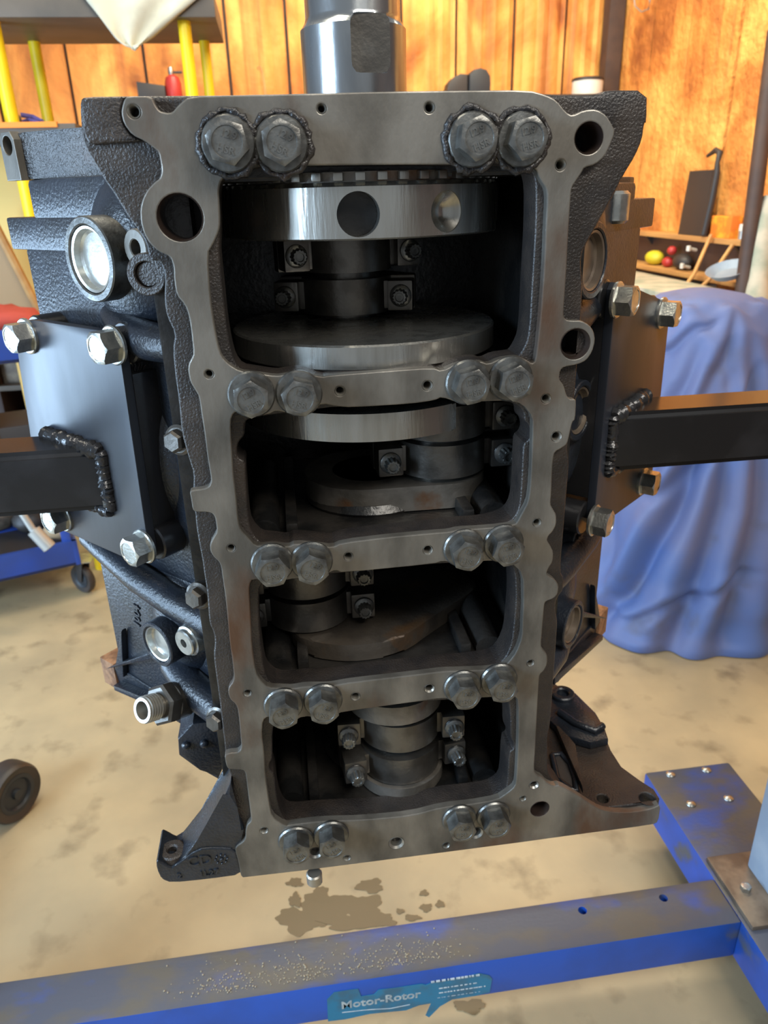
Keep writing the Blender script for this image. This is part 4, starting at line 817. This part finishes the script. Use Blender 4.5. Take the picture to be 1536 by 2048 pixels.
for a, b in zip(G, G[1:]):
    for i in range(ncol): bm.faces.new((a[i], a[i + 1], b[i + 1], b[i]))
o = finish(bm, 'cloth', M['cloth_cream'], None, angle=80); md = o.modifiers.new('s', 'SOLIDIFY'); md.thickness = 0.006
tag(o, 'cream cloth corner hanging over the front edge of the top rack shelf', 'cloth')
# things on the lower rack shelf
bm = nb(); a = PY(40, 218, YA + .12); b = PY(85, 243, YA + .08); a.z = max(a.z, zl + .03); tube(bm, [Vector((a.x, a.y, zl + .035)), Vector(((a.x + b.x) / 2, a.y, zl + .028)), Vector((b.x, b.y, zl + .008))], 0.008, 10)
tube(bm, [Vector((a.x - .01, a.y, zl + .010)), Vector(((a.x + b.x) / 2 - .01, a.y - .02, zl + .018)), Vector((b.x - .01, b.y - .03, zl + .006))], 0.006, 10)
single(bm, 'pliers', 'purple', 'violet handled pliers lying on the lower rack shelf by the yellow post', 'pliers', kind=None)
bm = nb(); p = PY(28, 232, YA + .10); lathe(bm, [(0, -.02), (0.018, -.02), (0.022, -.01), (0.022, .01), (0.014, .02), (0, .02)], (p.x, p.y, zl + 0.018), (0.4, -1, 0), 20)
single(bm, 'socket', 'bare', 'small round metal socket lying left of the violet pliers', 'socket')
# ---- long wall shelf behind the engine and what stands on it
zw = PY(700, 196, 3.75).z
ws = thing('wall_shelf', (0.5, 3.85, zw - .03), 'long dark wooden shelf on the back wall, just behind the top of the block', 'shelf')
bm = nb(); box2(bm, (-0.95, 3.70, zw - 0.03), (1.84, 3.975, zw), 0.003); finish(bm, 'board', M['darkbrown'], ws)
for xx in (-0.6, 0.3, 1.2):
    bm = nb(); prism(bm, [Vector((xx, 3.975, zw - .03)), Vector((xx, 3.73, zw - .03)), Vector((xx, 3.975, zw - .25))], (0.02, 0, 0), 0.002); finish(bm, 'shelf_bracket', M['dark'], ws)
p = PY(345, 160, 3.82); zz = zw
ex = thing('fire_extinguisher', (p.x, 3.82, zw), 'red fire extinguisher with a bright valve standing on the back wall shelf', 'extinguisher')
bm = nb(); lathe(bm, [(0, 0), (0.040, 0), (0.042, 0.005), (0.042, 0.085), (0.034, 0.112), (0.014, 0.125), (0, 0.125)], (p.x, 3.82, zw), AX, 28); finish(bm, 'cylinder', M['red'], ex)
bm = nb(); lathe(bm, [(0, 0.12), (0.013, 0.12), (0.016, 0.14), (0.012, 0.158), (0, 0.16)], (p.x - .004, 3.82, zw), AX, 16); finish(bm, 'valve', M['zinc'], ex)
bm = nb(); box(bm, (p.x + 0.028, 3.82, zw + .135), (0.05, 0.014, 0.010), None, .002); finish(bm, 'lever', M['dark'], ex)
a = PY(277, 190, 3.8); b = PY(329, 165, 3.8)
bm = nb(); prism(bm, [Vector((a.x, 3.78, zw)), Vector((b.x, 3.78, zw)), Vector((b.x, 3.78, PY(329, 172, 3.8).z)), Vector((a.x, 3.78, PY(279, 164, 3.8).z))], (0, .12, 0), .003)
single(bm, 'toolbox', 'dark', 'dark box on the back wall shelf left of the fire extinguisher', 'box')
p = PY(525, 165, 3.85)
bm = nb(); tube(bm, [(p.x + .012, 3.85, zw), (p.x + .010, 3.85, zw + .08), (p.x + .004, 3.85, zw + .135), (p.x - .006, 3.85, zw + .165), (p.x - .018, 3.85, zw + .160), (p.x - .016, 3.85, zw + .145)], [.009, .008, .0065, .006, .005, .004], 10)
single(bm, 'brass_hook', 'wood', 'small curved brassy tool standing on the back wall shelf left of the snout', 'tool')
# rounded black clamp thing
q = lambda u, v: (PY(u, v, 3.8).x, PY(u, v, 3.8).z)
bm = nb()
sh = [q(893, 180), q(895, 168), q(905, 156), q(920, 148), q(934, 150), q(934, 182)]
prism(bm, [Vector((x, 3.78, max(z, zw))) for x, z in sh[:-1]] + [Vector((sh[-2][0], 3.78, zw)), Vector((sh[0][0], 3.78, zw))], (0, 0.10, 0), 0.006)
mk = thing('black_clamp', (PY(935, 190, 3.8).x, 3.8, zw), 'rounded black tool case on the back wall shelf right of the snout', 'case')
finish(bm, 'lid', M['dark'], mk)
bm = nb(); sh = [q(936, 150), q(945, 141), q(958, 138), q(970, 142), q(977, 154), q(977, 170)]
prism(bm, [Vector((x, 3.76, max(z, zw))) for x, z in sh] + [Vector((sh[-1][0], 3.76, zw)), Vector((sh[0][0], 3.76, zw))], (0, 0.10, 0), 0.008); finish(bm, 'body', M['hub'], mk)
p = PY(1177, 178, 3.8)
cn = thing('paint_can', (p.x, 3.8, zw), 'pale can with a dark lid at the right end of the back wall shelf', 'can')
bm = nb(); lathe(bm, [(0, 0), (0.085, 0), (0.085, 0.075), (0, 0.075)], (p.x, 3.82, zw), AX, 28); finish(bm, 'can_body', M['white'], cn)
bm = nb(); lathe(bm, [(0, 0.074), (0.088, 0.074), (0.088, 0.085), (0.080, 0.090), (0, 0.090)], (p.x, 3.82, zw), AX, 28); finish(bm, 'lid', M['dark'], cn)
bm = nb(); tube(bm, [PX(1268, -6, 1.88), PX(1270, 12, 1.88), PX(1283, 24, 1.88), PX(1297, 18, 1.88), PX(1300, 2, 1.88), PX(1294, -10, 1.88)], 0.004, 8)
single(bm, 'cable_loop', 'steelgrey', 'thin pale cable loop hanging near the top of the right wall', 'cable')
# ---- left: yellow board, leaning timber, cart
bm = nb(); a = PY(-60, 300, 2.95); b = PY(100, 300, 2.95); box2(bm, (a.x, 2.93, 0.02), (b.x, 2.96, PY(0, 255, 2.95).z), .003)
single(bm, 'yellow_board', 'yellow_board', 'large plain yellow board standing behind the left side of the engine', 'board')
bm = nb(); tube(bm, [PY(-30, 410, 2.7), PY(88, 640, 2.7)], 0.018, 8); q0 = PY(88, 640, 2.7); tube(bm, [q0, (q0.x + .28, 2.72, 0.02)], 0.018, 8)
single(bm, 'timber_strip', 'wood', 'brown timber strip leaning diagonally in front of the yellow board', 'timber', smooth=False)
bm = nb(); a = PY(-60, 470, 2.75); c = PY(84, 640, 2.75); prism(bm, [Vector((a.x, 2.75, c.z)), c, PY(0, 480, 2.75), Vector((a.x, 2.75, PY(0, 480, 2.75).z))], (0, .01, 0))
single(bm, 'cardboard_sheet', 'card', 'brown cardboard sheet leaning at the yellow board behind the cart', 'cardboard', smooth=False)
ct = thing('tool_cart', (-1.2, 2.0, 0), 'blue rolling tool cart with two trays behind the left bracket', 'cart')
A1 = PZ(0, 1163, 0.16); B1 = PZ(160, 1127, 0.16); dirc = (B1 - A1).normalized(); per = Vector((-dirc.y, dirc.x, 0))
A0 = A1 - dirc * 0.6; B0 = PZ(163, 1128, 0.16)
def tray(z0, z1, m_='blue_cart'):
    for (p, q_) in ((A0, B0), (B0, B0 + per * 0.5), (B0 + per * .5, A0 + per * .5)):
        bm = nb(); e = (q_ - p).normalized(); nn = Vector((-e.y, e.x, 0)); P = [Vector((*p.xy, z0)), Vector((*q_.xy, z0)), Vector((*q_.xy, z1)), Vector((*p.xy, z1))]
        prism(bm, P, nn * 0.02, 0.002); finish(bm, 'tray_side', M[m_], ct)
    bm = nb(); prism(bm, [Vector((*p.xy, z0)) for p in (A0, B0, B0 + per * .5, A0 + per * .5)], (0, 0, .012)); finish(bm, 'tray_floor', M['dark'], ct)
zt0 = PY(0, 735, A1.y).z; tray(0.16, 0.265); tray(zt0, zt0 + 0.115)
for p in (B0 - dirc * .03 + per * .03, B0 - dirc * .03 + per * .47, A0 + per * .03):
    bm = nb(); box2(bm, (p.x - .018, p.y - .018, .2), (p.x + .018, p.y + .018, zt0 + .06), .002); finish(bm, 'cart_post', M['blue_cart'], ct)
wp = B0 - dirc * .00 + per * .06; caster(wp.x + .01, wp.y + .0, 0.9, 0.062, 0.16, ct, 'rubber', 0.03)
bm = nb(); random.seed(4)
# things lying on the cart
def lump(u, v, z, r, m_, name, label, cat, sc=(1, 1, 1)):
    p = PZ(u, v, z); bm = nb(); ball(bm, (p.x, p.y, z), r, sc, None, 14, 9)
    for q_ in bm.verts: q_.co += Vector((random.uniform(-1, 1), random.uniform(-1, 1), random.uniform(-1, 1))) * r * 0.07
    return single(bm, name, m_, label, cat, angle=60)
lump(-10, 640, zt0 + .13, .10, 'redcloth', 'shop_rag', 'crumpled red shop rag lying on the top tray of the blue cart', 'rag', (1.6, 1.2, .55))
lump(60, 1040, 0.235, .06, 'dark', 'brake_part', 'dark round engine part in the bottom cart tray', 'engine part', (1.2, 1, .9))
lump(-10, 1035, 0.24, .07, 'crank_cast', 'brake_part', 'rusty lump of metal at the left end of the bottom cart tray', 'engine part', (1.2, 1, .9))
lump(120, 1060, 0.225, .05, 'card', 'brake_part', 'brownish part in the bottom cart tray near its right end', 'engine part', (1.4, 1, .7))
bm = nb(); a = PY(38, 1018, A1.y - .05); b = PY(66, 1060, A1.y - .06); c = PY(100, 1096, A1.y - .07); tube(bm, [a, b], .013, 12); tube(bm, [b, b.lerp(c, .03), c.lerp(b, .03), c], [.013, .026, .026, .02], 14)
single(bm, 'socket_wrench', 'steelgrey', 'bright steel bar tool hanging over the edge of the bottom cart tray', 'wrench')
bm = nb(); zc_ = 0.62; prism(bm, [Vector((*p.xy, zc_)) for p in (A0, B0, B0 + per * .5, A0 + per * .5)], (0, 0, .02)); finish(bm, 'middle_shelf', M['rack'], ct, smooth=False)
def cartbox(f0, f1, d0, h, m_, label):
    a = A0.lerp(B0, f0); b = A0.lerp(B0, f1); bm = nb()
    prism(bm, [Vector((*(p).xy, zc_ + .02)) for p in (a + per * d0, b + per * d0, b + per * (d0 + .25), a + per * (d0 + .25))], (0, 0, h), .004); return single(bm, 'parts_box', m_, label, 'box')
cartbox(.60, .78, .05, .13, 'card', 'brown cardboard parts box on the middle shelf of the cart'); cartbox(.80, .97, .06, .10, 'dark', 'dark metal parts box on the middle shelf of the cart, right end')
# dark storage cabinet beyond the cart
cb = thing('storage_cabinet', (-1.5, 3.3, 0), 'low dark brown storage cabinet with cluttered shelves behind the tool cart', 'cabinet')
for z in (0.06, 0.36, 0.66, 0.96):
    bm = nb(); box2(bm, (-2.4, 3.05, z), (-0.62, 3.5, z + .025), .002); finish(bm, 'shelf', M['rack'], cb)
bm = nb(); box2(bm, (-2.4, 3.47, 0), (-0.62, 3.5, 1.0), .002); finish(bm, 'back_panel', M['darkbrown'], cb)
for xx in (-2.42, -1.52, -0.62):
    bm = nb(); box2(bm, (xx, 3.05, 0), (xx + .03, 3.5, 1.0), .002); finish(bm, 'side_panel', M['darkbrown'], cb)
random.seed(21)
names = (('card', 'brown cardboard'), ('dark', 'black'), ('bare', 'rusty brown'), ('greenish', 'grey green'))
lv = ('lowest', 'middle', 'upper')
for si, z in enumerate((0.085, 0.385, 0.685)):
    x = -1.48
    for bi in range(4):
        w = random.uniform(.13, .18); h = random.uniform(.1, .2); mn, ad = names[(bi + si) % 4]
        bm = nb(); box2(bm, (x, 3.1, z), (x + w, 3.34, z + h), .004)
        single(bm, 'storage_box', mn, '%s box on the %s shelf of the dark cabinet behind the cart' % (ad, lv[si]), 'box', 'boxes in the dark cabinet'); x += w + .03
# ------------------------------------------------------------------ background, right
zs1 = PX(1285, 462, 1.86).z; ya_, yb_ = PX(1495, 498, 1.86).y, PX(1283, 462, 1.86).y
s1 = thing('right_wall_shelf', (1.88, 2.9, zs1), 'upper pale wooden shelf on the right wall', 'shelf'); s1.name = 'wall_shelf'
bm = nb(); box2(bm, (1.845, ya_ - .05, zs1 - 0.022), (1.925, yb_ + .35, zs1 + .0), .002); finish(bm, 'board', M['wood'], s1)
for yy in (ya_ + .1, yb_ - .05):
    bm = nb(); prism(bm, [Vector((1.925, yy, zs1 - .02)), Vector((1.86, yy, zs1 - .02)), Vector((1.925, yy, zs1 - .09))], (0, .02, 0), .001); finish(bm, 'shelf_bracket', M['dark'], s1)
zs2 = PX(1285, 528, 1.82).z
s2 = thing('lower', (1.85, 2.9, zs2), 'lower wooden shelf with tools on the right wall', 'shelf'); s2.name = 'wall_shelf'
bm = nb(); box2(bm, (1.79, ya_ - .1, zs2 - 0.02), (1.925, yb_ + .3, zs2), .002); finish(bm, 'board', M['wood'], s2)
bm = nb(); box2(bm, (1.905, ya_ - .1, zs2), (1.925, yb_ + .3, zs1 - .022), .001); finish(bm, 'back_rail', M['darkbrown'], s2)
bm = nb(); box2(bm, (1.80, ya_ + .3, 0.55), (1.925, yb_ + .2, zs2 - .05), .002); finish(bm, 'lower_panel', M['greenish'], s2)
# slim dark case with a black handled tool
a = PX(1362, 462, 1.875); b = PX(1412, 468, 1.875)
cs = thing('slim_case', (1.89, (a.y + b.y) / 2, zs1), 'slim dark case leaning on the right wall above the shelf', 'case')
pt = PX(1385, 342, 1.90); pb = PX(1430, 345, 1.90)
bm = nb(); prism(bm, [Vector((1.86, a.y, zs1)), Vector((1.86, b.y, zs1)), Vector((1.885, pb.y, pt.z)), Vector((1.885, pt.y, pt.z))], (0.025, 0, 0), .002); finish(bm, 'case_body', M['dark'], cs)
bm = nb(); P = [PX(1408, 466, 1.845), PX(1424, 400, 1.85), PX(1434, 345, 1.85), PX(1435, 325, 1.85), PX(1440, 306, 1.86), PX(1432, 300, 1.86), PX(1415, 312, 1.86)]
P[0].z = zs1 + .012; tube(bm, P, [.016, .016, .014, .010, .014, .012, .007], 12); single(bm, 'pry_tool', 'dark', 'black handled tool with a hooked head leaning beside the slim dark case', 'tool')
a = PX(1420, 470, 1.86); b = PX(1458, 474, 1.86); ztp = PX(1440, 432, 1.86).z
bm = nb(); prism(bm, [Vector((1.86, a.y, zs1)), Vector((1.86, b.y, zs1)), Vector((1.86, b.y - .004, ztp)), Vector((1.86, (a.y + b.y) / 2, ztp - .006)), Vector((1.86, a.y + .008, ztp))], (0.05, 0, 0), .003)
single(bm, 'orange_pack', 'orangepack', 'small orange and yellow pack on the upper right wall shelf', 'pack')
p = PX(1484, 480, 1.885); cp = thing('spray_can', (1.885, p.y, zs1), 'grey can with a white cap at the near end of the right wall shelf', 'can')
bm = nb(); lathe(bm, [(0, 0), (.018, 0), (.018, .035), (0, .035)], (1.885, p.y, zs1), AX, 20); finish(bm, 'can_body', M['steelgrey'], cp)
bm = nb(); lathe(bm, [(0, .035), (.019, .035), (.018, .062), (0, .064)], (1.885, p.y, zs1), AX, 20); finish(bm, 'cap', M['white'], cp)
def onlow(u, r, m_, name, label, cat, sc=(1, 1, 1), dz=0.0):
    p = PX(u, 520, 1.84); bm = nb(); ball(bm, (1.85, p.y, zs2 + r * sc[2] + dz), r, sc, None, 16, 10); return single(bm, name, m_, label, cat)
onlow(1305, .045, 'yellowgreen', 'tape_roll', 'yellow tool body on the lower right wall shelf', 'tool', (1, 1.4, .8))
onlow(1332, .028, 'red', 'tool_grip', 'red tool grip right of the yellow tool', 'tool', (1, 1.2, .9))
onlow(1338, .024, 'red', 'tool_grip', 'red knob on top of the red tool grip pile', 'tool', (1, 1, .9), .06)
onlow(1362, .042, 'dark', 'black_gearbox', 'dark rounded gear case on the lower right wall shelf', 'tool', (1, 1.5, .9))
for (u, v) in ((1377, 497), (1364, 532)):
    bm = nb(); p = PX(u, v, 1.80); cyl(bm, p - Vector((0, 0, .012)), p + Vector((0, 0, .012)), .010, 16, .002); cyl(bm, p, p + Vector((.05, .02, -.01)), .007, 10)
    single(bm, 'chrome_nozzle', 'white', 'shiny round tip sticking out %s the dark gear case' % ('above' if v < 510 else 'below'), 'nozzle')
for (u0, v0, u1, v1, w) in ((1388, 548, 1422, 470, 'left'), (1418, 560, 1465, 490, 'right')):
    bm = nb(); a = PX(u0, v0, 1.74); b = PX(u1, v1, 1.83); a2 = a + (a - b) * 3.0; a2.z = max(a2.z, 0.9); tube(bm, [a2, a, b], .0085, 10); single(bm, 'wooden_stick', 'wood', 'pale wooden stick leaning at the right wall, the %s of two' % w, 'stick')
bm = nb(); p = PX(1458, 548, 1.72); lathe(bm, [(0, 0), (.055, 0), (.085, .025), (.088, .025), (.060, -.004), (0, -.004)], p, (-.35, -.15, 1), 28); single(bm, 'metal_pan', 'pale_blue', 'shallow pale metal pan on top of the covered machine clutter', 'pan')
bx = thing('parts_crate', (1.65, 2.5, 0), 'cluttered brown crate behind the blue cover at the right wall', 'crate')
zz = PX(1440, 575, 1.70).z
bm = nb(); box2(bm, (1.42, 2.13, 0.0), (1.68, 2.95, zz - .03), .004); finish(bm, 'crate_body', M['card'], bx)
bm = nb(); box2(bm, (1.41, 2.12, zz - .03), (1.685, 2.96, zz), .003); finish(bm, 'crate_lid', M['greenish'], bx)
bm = nb(); a = PX(1552, 60, 1.78); b = PX(1478, 640, 1.73); b2 = b + (b - a) * 1.0; b2.z = .02; dxy = (b - a) / (b.z - a.z); b2 = b + dxy * (0.02 - b.z)
tube(bm, [a, b2], .030, 14); single(bm, 'leaning_pole', 'darkbrown', 'thick dark brown pole leaning against the right wall at the picture edge', 'pole')
bm = nb(); P = [PX(1545, 395, 1.82), PX(1530, 440, 1.80), PX(1522, 500, 1.79), PX(1516, 560, 1.78), PX(1510, 630, 1.77), PX(1514, 700, 1.77)]
P.append(P[-1] - Vector((0, 0, .15))); tube(bm, P, [.035, .040, .045, .042, .06, .07, .09], 12); o = single(bm, 'hanging_rag', 'greenish', 'long pale grey green rag hanging at the right picture edge', 'rag', angle=60)
# ---- machine under a blue cover
bm = nb(); NA = 220; NL = 90; ringsT = []
prof = [(0.0, 0.43, .34, 1.00), (.10, .415, .34, .99), (.25, .385, .33, .985), (.40, .37, .325, .985), (.55, .35, .315, 0.98), (.70, .315, .30, .955), (.80, .28, .28, .93), (.90, .255, .26, .90), (1.0, .245, .24, .895), (1.08, .235, .22, .89), (1.14, .20, .18, .875), (1.175, .13, .12, .86), (1.19, .05, .05, .85)]
cxs = [1.37, 1.37, 1.375, 1.375, 1.37, 1.345, 1.32, 1.30, 1.285, 1.275, 1.265, 1.255, 1.25]
def lerpf(z):
    for k in range(len(prof) - 1):
        if prof[k][0] <= z <= prof[k + 1][0]:
            f = (z - prof[k][0]) / (prof[k + 1][0] - prof[k][0]); g = lambda i: prof[k][i] * (1 - f) + prof[k + 1][i] * f
            return g(1), g(2), cxs[k] * (1 - f) + cxs[k + 1] * f
    return prof[-1][1], prof[-1][2], cxs[-1]
CREASES = [(-116, .84, -152, .16, 6, .15), (-103, .88, -121, .05, 6, .12), (-150, .66, -100, 1.06, 5, .09), (-138, .60, -88, .92, 5, .08), (-170, .55, -128, .95, 6, .08), (-178, .5, -160, .05, 7, .07),
           (-86, .9, -98, .1, 6, .10), (-60, .9, -70, .1, 7, .10), (-140, .12, -95, .30, 5, .05), (20, .9, 30, .05, 8, .1), (70, .9, 60, .05, 8, .1), (130, .9, 140, .05, 8, .1), (-150, 1.02, -110, 1.12, 6, .06)]
for j in range(NL + 1):
    f = j / NL; z = 0.004 + 1.186 * (1 - (1 - f) ** 1.25)
    rx, ry, cx = lerpf(min(z, 1.19)); ring = []
    amp = 0.045 * (1 - (z / 1.19) ** 3) + .010
    for k in range(NA):
        a = 2 * math.pi * k / NA
        # long slanting folds falling from the top right towards the lower left
        A = math.degrees((a + math.pi) % (2 * math.pi) - math.pi); lowz = 1 - (z / 1.19) ** 2.5; r = 1
        for k, (a0, z0, a1, z1, w, dp) in enumerate(CREASES):
            f = (z - z0) / (z1 - z0)
            if -.25 < f < 1.25:
                q = a0 + (a1 - a0) * f; fade = min(1, (1.25 - f) * 4, (f + .25) * 4); dd = (A - q + 180) % 360 - 180
                r += fade * dp * (-math.exp(-(dd / w) ** 2) + .75 * math.exp(-((dd + 1.9 * w) / (1.3 * w)) ** 2))
        r += 0.020 * math.sin(4 * a + 3 * z) + .014 * lowz * math.sin(9 * a - 5 * z) + .006 * math.sin(17 * a + 9 * z)
        r += 0.06 * math.exp(-((z - 0.02) / .04) ** 2) + .025 * math.exp(-((z - .11) / .03) ** 2) * math.sin(2 * a + 1)
        dz = 0.012 * math.sin(9 * a + 14 * z) * (z > .05) * (z < 1.15)
        ring.append(bm.verts.new((cx + rx * r * math.cos(a), 1.575 + ry * r * math.sin(a), max(.003, z + dz))))
    ringsT.append(ring)
for A, B in zip(ringsT, ringsT[1:]):
    for k in range(NA): bm.faces.new((A[k], A[(k + 1) % NA], B[(k + 1) % NA], B[k]))
tp = bm.verts.new((cxs[-1], 1.575, 1.195))
for k in range(NA): bm.faces.new((ringsT[-1][k], ringsT[-1][(k + 1) % NA], tp))
o = finish(bm, 'machine_cover', M['tarp'], None, angle=180); tag(o, 'large blue grey cloth cover draped in folds over a machine on the floor', 'cover')
